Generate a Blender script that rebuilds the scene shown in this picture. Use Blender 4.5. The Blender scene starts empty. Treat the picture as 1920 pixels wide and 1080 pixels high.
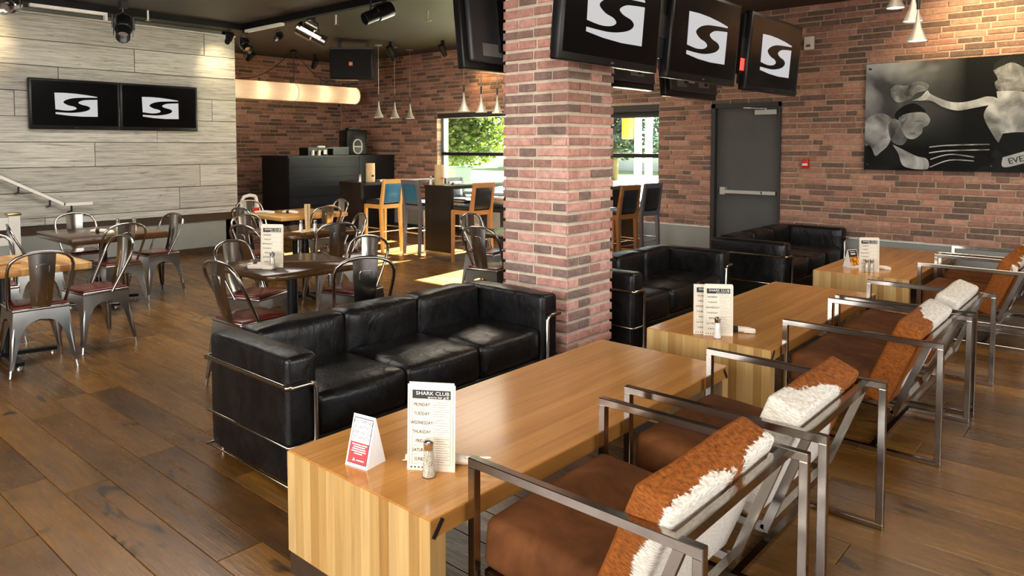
import bpy, bmesh, math, random
from mathutils import Vector, Matrix, noise
random.seed(7)
R = math.radians
PI = math.pi
scene = bpy.context.scene
COL = scene.collection

# ------------------------------------------------------------------ camera
CAM_H, FPX, PITCH, CY, YAW = 1.57, 1363.75, R(3.008), 346.12, R(41.11)
FW = Vector((math.cos(YAW)*math.cos(PITCH), math.sin(YAW)*math.cos(PITCH), -math.sin(PITCH)))
RT = Vector((math.sin(YAW), -math.cos(YAW), 0))
UP = RT.cross(FW)
cd = bpy.data.cameras.new('camera')
cam = bpy.data.objects.new('camera', cd)
COL.objects.link(cam)
cd.sensor_width = 36
cd.lens = FPX/1920*36
cd.shift_y = (CY-540)/1920
cd.clip_start = 0.05
cd.clip_end = 300
cam.matrix_world = Matrix(((RT.x, UP.x, -FW.x, 0), (RT.y, UP.y, -FW.y, 0), (RT.z, UP.z, -FW.z, CAM_H), (0, 0, 0, 1)))
scene.camera = cam

# ------------------------------------------------------------------ world, sun, daylight, exposure
vs = scene.view_settings
vs.view_transform = 'Standard'
vs.look = 'None'
vs.gamma = 1
vs.use_curve_mapping = False
vs.exposure = 0.52
w = bpy.data.worlds.new('world')
scene.world = w
w.use_nodes = True
nt = w.node_tree
bg = nt.nodes['Background']
sky = nt.nodes.new('ShaderNodeTexSky')
sky.sky_type = 'NISHITA'
sky.sun_disc = False
sky.sun_elevation = R(32)
sky.sun_rotation = R(100)
sky.air_density = 1.0
sky.dust_density = 2.0
nt.links.new(sky.outputs[0], bg.inputs[0])
bg.inputs[1].default_value = 0.45

def light(name, kind, loc, energy, color, target=None, size=None, size_y=None, angle=None, blend=0.5):
    ld = bpy.data.lights.new(name, kind)
    ld.energy = energy
    ld.color = color
    if kind == 'AREA':
        ld.shape = 'RECTANGLE'
        ld.size = size
        ld.size_y = size_y or size
    elif kind == 'SPOT':
        ld.spot_size = angle
        ld.spot_blend = blend
        ld.shadow_soft_size = size or 0.04
    elif kind == 'POINT':
        ld.shadow_soft_size = size or 0.05
    o = bpy.data.objects.new(name, ld)
    COL.objects.link(o)
    o.location = loc
    if target is not None:
        o.rotation_euler = (Vector(target)-Vector(loc)).to_track_quat('-Z', 'Y').to_euler()
    return o

sun = bpy.data.lights.new('sun', 'SUN')
sun.energy = 210.0
sun.angle = R(0.6)
sun.color = (1.0, 0.96, 0.90)
so = bpy.data.objects.new('sun', sun)
COL.objects.link(so)
so.location = (30, 5, 20)
so.rotation_euler = Vector((-1, -0.06, -0.56)).to_track_quat('-Z', 'Y').to_euler()

# window daylight behind the camera, also standing in for its flash; added fill beside
light('daylight_rear_window', 'AREA', (-2.35, 2.2, 1.75), 215, (1.0, 0.93, 0.85), (3, 2.9, 1.1), 5.6, 1.9)
light('front_side_fill', 'AREA', (3.0, -2.35, 1.75), 105, (1.0, 0.92, 0.83), (3.6, 3, 1.0), 6.0, 1.9)  # added fill; no window is known on this side
# added fills under the ceiling: lounge, dining area, bar, right side; no fixtures there
light('ceiling_fill_lounge', 'AREA', (0.6, 1.0, 3.22), 34, (1.0, 0.86, 0.68), (0.62, 1.02, 0), 1.6, 1.6)
light('ceiling_fill_dining', 'AREA', (2.8, 7.2, 3.22), 140, (1.0, 0.94, 0.86), (2.95, 8.2, 0), 2.6, 2.4)
light('ceiling_fill_bar', 'AREA', (7.4, 7.2, 3.22), 60, (1.0, 0.86, 0.68), (7.45, 7.4, 0), 1.6, 2.4)
light('column_fill_spot', 'SPOT', (2.1, 1.5, 3.15), 115, (1.0, 0.93, 0.86), (4.0, 3.05, 1.45), 0.12, None, R(52), 0.9)  # added spot to brighten the column, without a lamp body
light('ceiling_fill_right', 'AREA', (6.6, 1.0, 3.22), 34, (1.0, 0.84, 0.64), (6.62, 1.0, 0), 2.0, 1.6)

# ------------------------------------------------------------------ geometry helpers
class MB:
    """collects shapes, then becomes one mesh"""
    def __init__(s):
        s.v = []
        s.f = []
    def add(s, vs_, fs):
        n = len(s.v)
        s.v += [tuple(p) for p in vs_]
        s.f += [tuple(i+n for i in q) for q in fs]
        return s
    def box(s, x0, x1, y0, y1, z0, z1):
        return s.add([(x0,y0,z0),(x1,y0,z0),(x1,y1,z0),(x0,y1,z0),(x0,y0,z1),(x1,y0,z1),(x1,y1,z1),(x0,y1,z1)],
                     [(0,3,2,1),(4,5,6,7),(0,1,5,4),(1,2,6,5),(2,3,7,6),(3,0,4,7)])
    def obox(s, c, sx, sy, sz, rot):
        m = rot if isinstance(rot, Matrix) else Matrix.Rotation(rot, 3, 'Z')
        c = Vector(c)
        P = [c + m @ Vector((a*sx/2, b*sy/2, d*sz/2)) for d in (-1,1) for a, b in ((-1,-1),(1,-1),(1,1),(-1,1))]
        return s.add(P, [(0,3,2,1),(4,5,6,7),(0,1,5,4),(1,2,6,5),(2,3,7,6),(3,0,4,7)])
    def bar(s, a, b, wd, ht, up=(0,0,1)):
        a = Vector(a); b = Vector(b); d = (b-a).normalized()
        u = Vector(up)
        x = d.cross(u)
        if x.length < 1e-4:
            x = d.cross(Vector((1,0,0)))
        x.normalize(); z = x.cross(d)
        P = []
        for p in (a, b):
            for i, j in ((-1,-1),(1,-1),(1,1),(-1,1)):
                P.append(p + x*(i*wd/2) + z*(j*ht/2))
        return s.add(P, [(0,1,2,3),(7,6,5,4),(0,4,5,1),(1,5,6,2),(2,6,7,3),(3,7,4,0)])
    def taper(s, a, b, wa, wb, ha=None, hb=None):
        a = Vector(a); b = Vector(b); ha = ha or wa; hb = hb or wb
        P = []
        for p, w_, h_ in ((a, wa, ha), (b, wb, hb)):
            for i, j in ((-1,-1),(1,-1),(1,1),(-1,1)):
                P.append(p + Vector((i*w_/2, j*h_/2, 0)))
        return s.add(P, [(0,3,2,1),(4,5,6,7),(0,1,5,4),(1,2,6,5),(2,3,7,6),(3,0,4,7)])
    def tube(s, pts, r, n=8, closed=False, cap=True):
        pts = [Vector(p) for p in pts]
        N = len(pts)
        P = []
        prev = None
        for i, p in enumerate(pts):
            if closed:
                t = (pts[(i+1) % N]-pts[i-1]).normalized()
            else:
                t = (pts[min(i+1, N-1)]-pts[max(i-1, 0)]).normalized()
            if prev is None:
                u = t.cross(Vector((0,0,1)))
                if u.length < 1e-3:
                    u = t.cross(Vector((1,0,0)))
                u.normalize()
            else:
                u = prev - t*prev.dot(t)
                u.normalize()
            prev = u
            v = t.cross(u)
            rr = r[i] if isinstance(r, (list, tuple)) else r
            for k in range(n):
                a = 2*PI*k/n
                P.append(p + u*(rr*math.cos(a)) + v*(rr*math.sin(a)))
        F = []
        for i in range(N if closed else N-1):
            j = (i+1) % N
            for k in range(n):
                l = (k+1) % n
                F.append((i*n+k, i*n+l, j*n+l, j*n+k))
        if cap and not closed:
            F.append(tuple(range(n-1, -1, -1)))
            F.append(tuple((N-1)*n+k for k in range(n)))
        return s.add(P, F)
    def lathe(s, prof, n=16, c=(0,0,0), cap=True):
        P = []; F = []
        for r, z in prof:
            for k in range(n):
                a = 2*PI*k/n
                P.append((c[0]+r*math.cos(a), c[1]+r*math.sin(a), c[2]+z))
        for i in range(len(prof)-1):
            for k in range(n):
                l = (k+1) % n
                F.append((i*n+k, i*n+l, (i+1)*n+l, (i+1)*n+k))
        if cap:
            if prof[0][0] > 1e-4:
                F.append(tuple(range(n-1, -1, -1)))
            if prof[-1][0] > 1e-4:
                F.append(tuple((len(prof)-1)*n+k for k in range(n)))
        return s.add(P, F)
    def prism(s, poly, a, b, f):
        """poly of 2D points, thickness from a to b, f(p, q, t) -> 3D"""
        n = len(poly)
        P = [f(p[0], p[1], a) for p in poly]+[f(p[0], p[1], b) for p in poly]
        F = [tuple(range(n-1, -1, -1)), tuple(range(n, 2*n))]
        for i in range(n):
            j = (i+1) % n
            F.append((i, j, n+j, n+i))
        return s.add(P, F)
    def mesh(s, name, smooth=None):
        me = bpy.data.meshes.new(name)
        me.from_pydata([tuple(p) for p in s.v], [], s.f)
        bm = bmesh.new()
        bm.from_mesh(me)
        bmesh.ops.recalc_face_normals(bm, faces=bm.faces)
        bm.to_mesh(me)
        bm.free()
        finish(me, smooth)
        return me
def finish(me, smooth):
    if smooth:
        me.polygons.foreach_set('use_smooth', [True]*len(me.polygons))
        me.set_sharp_from_angle(angle=R(smooth))
def rbox(name, sx, sy, sz, r=0.02, seg=3, puff=0.0, sub=0, wr=0.0, wscale=6.0, c=(0,0,0), seed=0.0):
    """rounded box, optionally puffed up and wrinkled like a cushion"""
    bm = bmesh.new()
    bmesh.ops.create_cube(bm, size=1.0)
    for v in bm.verts:
        v.co = Vector((v.co.x*sx, v.co.y*sy, v.co.z*sz))
    bmesh.ops.bevel(bm, geom=list(bm.edges), offset=r, segments=seg, profile=0.5, affect='EDGES', clamp_overlap=True)
    if sub:
        long_edges = [e for e in bm.edges if e.calc_length() > max(sx, sy, sz)*0.15]
        bmesh.ops.subdivide_edges(bm, edges=long_edges, cuts=sub, use_grid_fill=True)
    if puff or wr:
        for v in bm.verts:
            x, y, z = v.co.x/(sx/2), v.co.y/(sy/2), v.co.z/(sz/2)
            k = (1-x*x if abs(x) < 1 else 0), (1-y*y if abs(y) < 1 else 0), (1-z*z if abs(z) < 1 else 0)
            if abs(x) > .98: v.co.x += math.copysign(puff*k[1]*k[2], x)
            if abs(y) > .98: v.co.y += math.copysign(puff*k[0]*k[2], y)
            if abs(z) > .98: v.co.z += math.copysign(puff*k[0]*k[1], z)
        if wr:
            bm.normal_update()
            for v in bm.verts:
                q = v.co*wscale + Vector((seed, seed*1.7, 0))
                v.co += v.normal*(noise.noise(q)*wr)
    for v in bm.verts:
        v.co += Vector(c)
    bmesh.ops.recalc_face_normals(bm, faces=bm.faces)
    me = bpy.data.meshes.new(name)
    bm.to_mesh(me)
    bm.free()
    finish(me, 50)
    return me
def obj(name, me, m, parent=None, loc=None, rot=None, smooth=None):
    if isinstance(me, MB):
        me = me.mesh(name, smooth)
    if m is not None and len(me.materials) == 0:
        me.materials.append(m)
    o = bpy.data.objects.new(name, me)
    COL.objects.link(o)
    if parent is not None:
        o.parent = parent
    if loc is not None:
        o.location = loc
    if rot is not None:
        o.rotation_euler = rot
    return o
def tag(o, label, cat, group=None):
    o['label'] = label
    o['category'] = cat
    if group:
        o['group'] = group
    return o
def thing(name, label, cat, loc=(0,0,0), rz=0.0, group=None):
    o = bpy.data.objects.new(name, None)
    o.empty_display_size = 0.1
    COL.objects.link(o)
    o.location = loc
    o.rotation_euler = (0, 0, rz)
    return tag(o, label, cat, group)
def struct(name, me, m, smooth=None):
    o = obj(name, me, m, smooth=smooth)
    o['kind'] = 'structure'
    return o
def dup(root, loc, rz, label, group=None):
    r = root.copy()
    COL.objects.link(r)
    r.location = loc
    r.rotation_euler = (0, 0, rz)
    r['label'] = label
    if group:
        r['group'] = group
    for ch in root.children:
        c = ch.copy()
        COL.objects.link(c)
        c.parent = r
        for g in ch.children:
            d = g.copy()
            COL.objects.link(d)
            d.parent = c
    return r
def px(p):
    d = Vector(p)-Vector((0,0,CAM_H))
    z = d.dot(FW)
    if z < 0.15:
        return None
    return 960+FPX*d.dot(RT)/z, CY-FPX*d.dot(UP)/z, z
def score(p, m=60):
    q = px(p)
    if q is None or not (-m < q[0] < 1920+m and -m < q[1] < 1080+m):
        return 0.0
    return 1.0/q[2]
_tx = {}
def text_mesh(body, size, depth=0.0, align='CENTER'):
    k = (body, size, depth, align)
    if k in _tx:
        return _tx[k].copy()
    cu = bpy.data.curves.new('text', 'FONT')
    cu.body = body
    cu.size = size
    cu.extrude = depth
    cu.align_x = align
    cu.align_y = 'CENTER'
    cu.resolution_u = 2
    t = bpy.data.objects.new('text', cu)
    COL.objects.link(t)
    dg = bpy.context.evaluated_depsgraph_get()
    me = bpy.data.meshes.new_from_object(t.evaluated_get(dg))
    bpy.data.objects.remove(t)
    _tx[k] = me
    return me.copy()
def put_text(name, body, size, m, parent, mat4, sx=1.0, align='CENTER'):
    me = text_mesh(body, size, 0.0, align)
    me.transform(mat4 @ Matrix.Diagonal((sx, 1, 1, 1)))
    me.materials.clear()
    return obj(name, me, m, parent)

# ------------------------------------------------------------------ materials
def hexc(r, g, b):
    f = lambda c: ((c/255+0.055)/1.055)**2.4 if c/255 > 0.04045 else c/255/12.92
    return (f(r), f(g), f(b), 1.0)
class NB:
    def __init__(s, name):
        s.m = bpy.data.materials.new(name)
        s.m.use_nodes = True
        s.t = s.m.node_tree
        s.b = s.t.nodes['Principled BSDF']
        s.o = s.t.nodes['Material Output']
    def n(s, kind, **kw):
        x = s.t.nodes.new('ShaderNode'+kind)
        for k, v in kw.items():
            setattr(x, k, v)
        return x
    def l(s, a, b):
        s.t.links.new(a, b)
    def coord(s, kind='Object', scale=(1,1,1), shift=None):
        if kind == 'Position':
            src = s.n('NewGeometry').outputs['Position']
        else:
            src = s.n('TexCoord').outputs[kind]
        mp = s.n('Mapping')
        mp.inputs['Scale'].default_value = scale
        s.l(src, mp.inputs['Vector'])
        if shift is not None:
            s.l(shift, mp.inputs['Location'])
        return mp.outputs[0]
    def rnd(s):
        """a number that differs per object and per loose piece"""
        a = s.n('ObjectInfo').outputs['Random']
        b = s.n('NewGeometry').outputs['Random Per Island']
        ad = s.n('Math', operation='ADD'); s.l(a, ad.inputs[0]); s.l(b, ad.inputs[1])
        fr = s.n('Math', operation='FRACT'); s.l(ad.outputs[0], fr.inputs[0])
        return fr.outputs[0]
    def mul(s, a, k):
        x = s.n('Math', operation='MULTIPLY'); s.l(a, x.inputs[0]); x.inputs[1].default_value = k
        return x.outputs[0]
    def noise(s, vec, scale=5, detail=4, rough=0.55, dist=0.0):
        x = s.n('TexNoise')
        x.inputs['Scale'].default_value = scale
        x.inputs['Detail'].default_value = detail
        x.inputs['Roughness'].default_value = rough
        x.inputs['Distortion'].default_value = dist
        if vec is not None:
            s.l(vec, x.inputs['Vector'])
        return x.outputs[0]
    def ramp(s, fac, stops, interp='LINEAR'):
        x = s.n('ValToRGB')
        x.color_ramp.interpolation = interp
        e = x.color_ramp.elements
        while len(e) < len(stops):
            e.new(0.5)
        for i, (p, c) in enumerate(stops):
            e[i].position = p
            e[i].color = c
        s.l(fac, x.inputs[0])
        return x.outputs[0]
    def mix(s, a, b, fac, mode='MIX'):
        x = s.n('Mix', data_type='RGBA', blend_type=mode)
        if isinstance(fac, (int, float)):
            x.inputs[0].default_value = fac
        else:
            s.l(fac, x.inputs[0])
        for sock, c in ((x.inputs[6], a), (x.inputs[7], b)):
            if isinstance(c, tuple):
                sock.default_value = c
            else:
                s.l(c, sock)
        return x.outputs[2]
    def bump(s, h, strength=0.3, dist=0.01):
        x = s.n('Bump')
        x.inputs['Strength'].default_value = strength
        x.inputs['Distance'].default_value = dist
        s.l(h, x.inputs['Height'])
        s.l(x.outputs[0], s.b.inputs['Normal'])
    def set(s, color=None, rough=None, metal=None, **kw):
        if color is not None:
            if isinstance(color, tuple): s.b.inputs['Base Color'].default_value = color
            else: s.l(color, s.b.inputs['Base Color'])
        if rough is not None:
            if isinstance(rough, (int, float)): s.b.inputs['Roughness'].default_value = rough
            else: s.l(rough, s.b.inputs['Roughness'])
        if metal is not None:
            s.b.inputs['Metallic'].default_value = metal
        for k, v in kw.items():
            s.b.inputs[k.replace('_', ' ')].default_value = v
        return s.m
G = lambda v: (v, v, v, 1.0)
def simple(name, color, rough=0.5, metal=0.0, var=0.12, scale=12, bump=0.0, **kw):
    b = NB(name)
    n = b.noise(b.coord('Object'), scale, 4)
    dark = tuple(c*(1-var) for c in color[:3])+(1,)
    lite = tuple(min(1, c*(1+var)) for c in color[:3])+(1,)
    b.set(b.ramp(n, [(0.3, dark), (0.7, lite)]), rough, metal, **kw)
    if bump:
        b.bump(b.noise(b.coord('Object'), scale*6, 3), bump, 0.004)
    return b.m
def emit(name, color, strength):
    b = NB(name)
    b.set((0.02, 0.02, 0.02, 1), 0.4)
    b.b.inputs['Emission Color'].default_value = color
    b.b.inputs['Emission Strength'].default_value = strength
    return b.m
M = {}
def brick_mat(name, lo, mid, hi, dark):
    b = NB(name)
    r = b.rnd()
    col = b.ramp(r, [(0.0, dark), (0.15, dark), (0.45, lo), (0.7, mid), (1.0, hi)])
    sh = b.n('CombineXYZ'); b.l(b.mul(r, 37), sh.inputs[0]); b.l(b.mul(r, 91), sh.inputs[1])
    v = b.coord('Position', (1,1,1), sh.outputs[0])
    n1 = b.noise(v, 22, 5, 0.65)
    n2 = b.noise(v, 95, 3, 0.6)
    c2 = b.mix(col, b.ramp(n1, [(0.3, G(0.55)), (0.7, G(1.25))]), 0.75, 'MULTIPLY')
    c3 = b.mix(c2, (0.55, 0.46, 0.40, 1), b.ramp(n2, [(0.60, G(0)), (0.74, G(0.55))]))
    b.set(c3, 0.88, 0)
    b.bump(b.mix(n1, n2, 0.5), 0.7, 0.008)
    return b.m
M['brick'] = brick_mat('brick', hexc(144,106,90), hexc(166,118,100), hexc(188,140,120), hexc(106,84,73))
M['column_brick_flashlit'] = brick_mat('column_brick_flashlit', hexc(168,122,110), hexc(192,140,127), hexc(208,160,147), hexc(132,108,99))  # the wall brick again, flash light put into a paler, pinker colour
def mortar(name='mortar', lo=hexc(190,172,152), hi=hexc(214,200,182)):
    b = NB(name)
    v = b.coord('Position')
    n = b.noise(v, 14, 5, 0.6); n2 = b.noise(v, 120, 3)
    b.set(b.mix(b.ramp(n, [(0.3, lo), (0.7, hi)]), G(0.5), b.ramp(n2, [(0.6, G(0)), (0.8, G(0.3))])), 0.95)
    b.bump(b.mix(n, n2, 0.6), 0.8, 0.008)
    return b.m
M['mortar'] = mortar()  # for the column: same mortar, colour lightened to carry the flash
M['mortar_wall'] = mortar('wall_mortar', hexc(160,138,116), hexc(186,164,142))  # for the walls: darker colour, away from the flash
def floor_mat():
    b = NB('floor_wood')
    r = b.rnd()
    sh = b.n('CombineXYZ'); b.l(b.mul(r, 53), sh.inputs[0]); b.l(b.mul(r, 31), sh.inputs[1]); b.l(b.mul(r, 17), sh.inputs[2])
    v = b.coord('Position', (16, 0.9, 1), sh.outputs[0])
    g = b.noise(v, 2.2, 8, 0.62, 0.9)
    v2 = b.coord('Position', (3.2, 1.1, 1), sh.outputs[0])
    big = b.noise(v2, 1.1, 4, 0.6, 0.5)
    v3 = b.coord('Position', (60, 2.2, 1), sh.outputs[0])
    fine = b.noise(v3, 3.0, 3, 0.6)
    base = b.ramp(r, [(0.0, hexc(92,60,22)), (0.45, hexc(110,73,27)), (0.8, hexc(126,86,33)), (1.0, hexc(98,65,27))])
    c = b.mix(base, b.ramp(g, [(0.30, G(0.52)), (0.52, G(1.0)), (0.75, G(1.28))]), 0.72, 'MULTIPLY')
    c = b.mix(c, b.ramp(big, [(0.32, G(0.42)), (0.6, G(1.1)), (0.8, G(1.4))]), 0.85, 'MULTIPLY')
    c = b.mix(c, b.ramp(fine, [(0.35, G(0.82)), (0.65, G(1.12))]), 0.6, 'MULTIPLY')
    # knots and splits
    vk = b.coord('Position', (3.4, 1.25, 1), sh.outputs[0])
    k = b.noise(vk, 1.5, 2, 0.5, 1.4)
    c = b.mix(c, hexc(38,22,12), b.ramp(k, [(0.66, G(0)), (0.71, G(0.85))]))
    b.set(c, b.ramp(g, [(0.3, G(0.36)), (0.7, G(0.22))]), 0, Specular_IOR_Level=0.5)
    b.bump(b.mix(g, fine, 0.5), 0.28, 0.004)
    return b.m
M['floor'] = floor_mat()
def plank_mat():
    b = NB('weathered_plank')
    r = b.rnd()
    sh = b.n('CombineXYZ'); b.l(b.mul(r, 43), sh.inputs[0]); b.l(b.mul(r, 29), sh.inputs[2])
    v = b.coord('Position', (1.1, 1, 26), sh.outputs[0])
    g = b.noise(v, 1.9, 8, 0.68, 0.4)
    v2 = b.coord('Position', (2.2, 1, 90), sh.outputs[0])
    f = b.noise(v2, 1.6, 4, 0.65)
    v3 = b.coord('Position', (2.6, 1, 9), sh.outputs[0])
    k = b.noise(v3, 1.7, 4, 0.6, 0.8)
    base = b.ramp(r, [(0, hexc(178,174,164)), (0.5, hexc(194,190,180)), (1, hexc(206,203,194))])
    c = b.mix(base, b.ramp(g, [(0.30, G(0.30)), (0.48, G(0.90)), (0.7, G(1.12))]), 0.95, 'MULTIPLY')
    c = b.mix(c, b.ramp(f, [(0.35, G(0.6)), (0.6, G(1.1))]), 0.75, 'MULTIPLY')
    c = b.mix(c, hexc(92,88,82), b.ramp(k, [(0.62, G(0)), (0.72, G(0.55))]))
    b.set(c, 0.72)
    b.bump(b.mix(g, f, 0.5), 0.35, 0.006)
    return b.m
M['plank'] = plank_mat()
def strip_wood(name, axis, cols, wstrip, grain, rough=0.22, vary=0.7):
    """laminated wood: strips side by side along one object axis, grain along another"""
    b = NB(name)
    tc = b.n('TexCoord').outputs['Object']
    sp = b.n('SeparateXYZ'); b.l(tc, sp.inputs[0])
    dv = b.mul(sp.outputs[axis], 1/wstrip)
    nz = b.noise(b.coord('Object', grain), 0.35, 1)
    fl = b.n('Math', operation='FLOOR'); b.l(dv, fl.inputs[0])
    wn = b.n('TexWhiteNoise', noise_dimensions='1D'); b.l(fl.outputs[0], wn.inputs['W'])
    st = b.ramp(wn.outputs['Value'], [(0, cols[0]), (0.5, cols[1]), (1, cols[2])])
    sh = b.n('CombineXYZ')
    for i in range(3):
        b.l(b.mul(wn.outputs['Value'], 23+i*11), sh.inputs[i])
    g = b.noise(b.coord('Object', grain, sh.outputs[0]), 1.0, 6, 0.6, 0.6)
    c = b.mix(cols[1], st, vary)
    c = b.mix(c, b.ramp(g, [(0.3, G(0.74)), (0.55, G(1.0)), (0.75, G(1.16))]), 0.8, 'MULTIPLY')
    fr = b.n('Math', operation='FRACT'); b.l(dv, fr.inputs[0])
    c = b.mix(c, tuple(x*0.45 for x in cols[0][:3])+(1,), b.ramp(fr.outputs[0], [(0.0, G(0.5)), (0.02, G(0))]))
    b.set(c, rough, 0, Specular_IOR_Level=0.5)
    b.bump(g, 0.06, 0.002)
    return b.m
oak = (hexc(184,136,72), hexc(200,152,84), hexc(216,172,106))
M['oak_top'] = strip_wood('oak_top', 1, (hexc(176,120,58), hexc(188,130,64), hexc(200,144,76)), 0.048, (1.6, 30, 30), 0.20, 0.55)
M['oak_end'] = strip_wood('oak_end', 1, (hexc(158,117,62), hexc(184,146,88), hexc(202,168,112)), 0.048, (30, 30, 1.8), 0.32, 0.9)
M['butcher'] = strip_wood('butcher_block', 0, (hexc(170,112,52), hexc(204,150,82), hexc(226,180,112)), 0.06, (24, 2, 24), 0.3, 1.0)
M['dark_table'] = strip_wood('dark_table_wood', 0, (hexc(62,39,18), hexc(76,49,23), hexc(88,58,28)), 0.11, (24, 1.6, 24), 0.2, 0.8)
M['kick'] = simple('dark_kick_board', hexc(58,42,26), 0.5, var=0.2)
def leather():
    b = NB('black_leather')
    v = b.coord('Object')
    n = b.noise(v, 9, 5, 0.6, 0.6); f = b.noise(v, 160, 2)
    st = b.noise(b.coord('Object', (1.6, 1.6, 1.0)), 6, 3, 0.55, 1.0)
    b.set(b.ramp(n, [(0.3, (0.003,0.003,0.0032,1)), (0.75, (0.008,0.007,0.007,1))]), b.ramp(n, [(0.3, G(0.26)), (0.7, G(0.40))]), 0, Specular_IOR_Level=0.34)
    b.bump(b.mix(st, f, 0.12), 0.40, 0.014)
    return b.m
M['leather'] = leather()
def metal(name, c, rough, streak=0.25, dirt=0.0):
    b = NB(name)
    n = b.noise(b.coord('Object', (2, 2, 2)), 5, 3, 0.5, 0.2)
    lo = tuple(x*(1-streak) for x in c[:3])+(1,)
    b.set(b.ramp(n, [(0.3, lo), (0.7, c)]), b.ramp(n, [(0.3, G(rough*1.15)), (0.7, G(rough*0.9))]), 1.0)
    return b.m
M['chrome'] = metal('chair_chrome', (0.47, 0.43, 0.38, 1), 0.15, 0.2)
M['chrome_tube'] = metal('sofa_chrome', (0.52, 0.47, 0.40, 1), 0.16, 0.25)
M['steel'] = metal('brushed_gunmetal', (0.42, 0.40, 0.375, 1), 0.21, 0.12, 0.15)
M['bright_steel'] = metal('bright_steel', (0.75, 0.74, 0.72, 1), 0.2, 0.15)
def suede():
    b = NB('brown_suede')
    v = b.coord('Object')
    n = b.noise(v, 5, 5, 0.6, 1.0); f = b.noise(v, 220, 2)
    b.set(b.ramp(n, [(0.3, hexc(74,42,20)), (0.55, hexc(94,55,27)), (0.75, hexc(116,71,37))]), 0.85, 0, Specular_IOR_Level=0.15)
    b.bump(f, 0.25, 0.002)
    return b.m
M['suede'] = suede()
def hide(name, seed, ax, ay, az, bias):
    b = NB(name)
    sp = b.n('SeparateXYZ'); b.l(b.n('TexCoord').outputs['Object'], sp.inputs[0])
    acc = None
    for i, k in enumerate((ax, ay, az)):
        x = b.n('Math', operation='MULTIPLY_ADD'); b.l(sp.outputs[i], x.inputs[0]); x.inputs[1].default_value = k
        if acc is None: x.inputs[2].default_value = bias
        else: b.l(acc, x.inputs[2])
        acc = x.outputs[0]
    sh = b.n('CombineXYZ')
    for i in range(3):
        sh.inputs[i].default_value = seed*(i+1)*3.1
    v = b.coord('Object', (1.0, 1.0, 1.0), sh.outputs[0])
    n = b.noise(v, 3.1, 3, 0.5, 0.6)
    hair = b.noise(b.coord('Object', (26, 26, 130)), 2.2, 3, 0.6)
    jg = b.n('Math', operation='MULTIPLY_ADD'); b.l(hair, jg.inputs[0]); jg.inputs[1].default_value = 0.22; b.l(acc, jg.inputs[2])
    jb = b.n('Math', operation='ADD'); b.l(jg.outputs[0], jb.inputs[0]); b.l(n, jb.inputs[1])
    jag = jb.outputs[0]
    br = b.ramp(hair, [(0.3, hexc(92,46,12)), (0.55, hexc(138,76,24)), (0.8, hexc(168,100,38))])
    wh = b.ramp(hair, [(0.3, hexc(176,166,150)), (0.6, hexc(222,214,200)), (0.8, hexc(238,232,222))])
    b.set(b.mix(br, wh, b.ramp(jag, [(0.61, G(0)), (0.64, G(1))])), 0.75, 0, Specular_IOR_Level=0.2)
    b.bump(hair, 0.5, 0.006)
    return b.m
for i_, hp in enumerate(((0.1, -5.5, -0.5, -0.10), (-1.6, -3.2, -1.4, 0.25), (1.0, -3.0, 0.7, -0.05), (0.1, -1.5, 0.3, 0.10), (0.1, -2.0, 1.2, -0.32), (0.2, -2.0, 1.0, -0.28))):
    M['hide%d' % i_] = hide('cow_hide', 1.3+i_*1.9, *hp)
M['red_seat'] = simple('mahogany_seat', hexc(92,34,24), 0.25, var=0.3, scale=6)
M['grey_paint'] = simple('grey_wainscot_paint', hexc(142,144,138), 0.55, var=0.05, scale=3)
M['white_trim'] = simple('white_trim', hexc(214,210,202), 0.5, var=0.06)
M['door_grey'] = simple('charcoal_door_paint', hexc(74,74,72), 0.5, var=0.06, scale=4)
M['frame_dark'] = simple('dark_frame', hexc(46,44,44), 0.45, var=0.1)
M['frame_black'] = simple('black_frame', hexc(20,20,21), 0.4, var=0.1)
M['frame_teal'] = simple('aluminium_window_frame', hexc(96,112,116), 0.4, var=0.08)
M['ceiling'] = simple('dark_brown_ceiling', hexc(44,35,22), 0.55, var=0.12, scale=1.2)
M['plain_wall'] = simple('plain_wall_paint', hexc(150,132,112), 0.8, var=0.08)
M['track'] = simple('black_track', hexc(10,9,9), 0.6, Specular_IOR_Level=0.2)
M['alu_paint'] = simple('aluminium_paint', hexc(182,182,176), 0.4, 0.25, var=0.05)
M['black_plastic'] = simple('black_plastic', (0.006,0.006,0.007,1), 0.32, var=0.2, Specular_IOR_Level=0.3)
M['tv_back'] = simple('tv_back_plastic', hexc(44,45,48), 0.42, var=0.1)
M['screen'] = simple('black_glass_screen', (0.002,0.002,0.0025,1), 0.22, var=0.1, Specular_IOR_Level=0.10)
M['logo'] = emit('lit_screen_logo', (0.62, 0.62, 0.63, 1), 0.62)
M['white_print'] = simple('white_print', hexc(225,222,216), 0.6, var=0.03)
M['grey_label'] = simple('grey_label', hexc(110,108,104), 0.6)
M['card'] = simple('cream_card', hexc(226,214,194), 0.7, var=0.02)
M['ink'] = simple('black_ink', hexc(44,40,36), 0.7)
M['ink_grey'] = simple('grey_ink', hexc(150,140,126), 0.7)
M['white_card'] = simple('white_card', hexc(236,234,232), 0.5, var=0.02)
M['red_print'] = simple('red_print', hexc(206,40,36), 0.45, var=0.05)
M['napkin'] = simple('white_napkin', hexc(226,212,194), 0.9, var=0.08, bump=0.3)
M['dark_cloth'] = simple('dark_band', hexc(40,30,30), 0.8)
M['tan_tray'] = simple('tan_paper', hexc(206,176,130), 0.8, var=0.1)
M['salt'] = simple('white_salt', hexc(240,238,236), 0.5, var=0.03)
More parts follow.
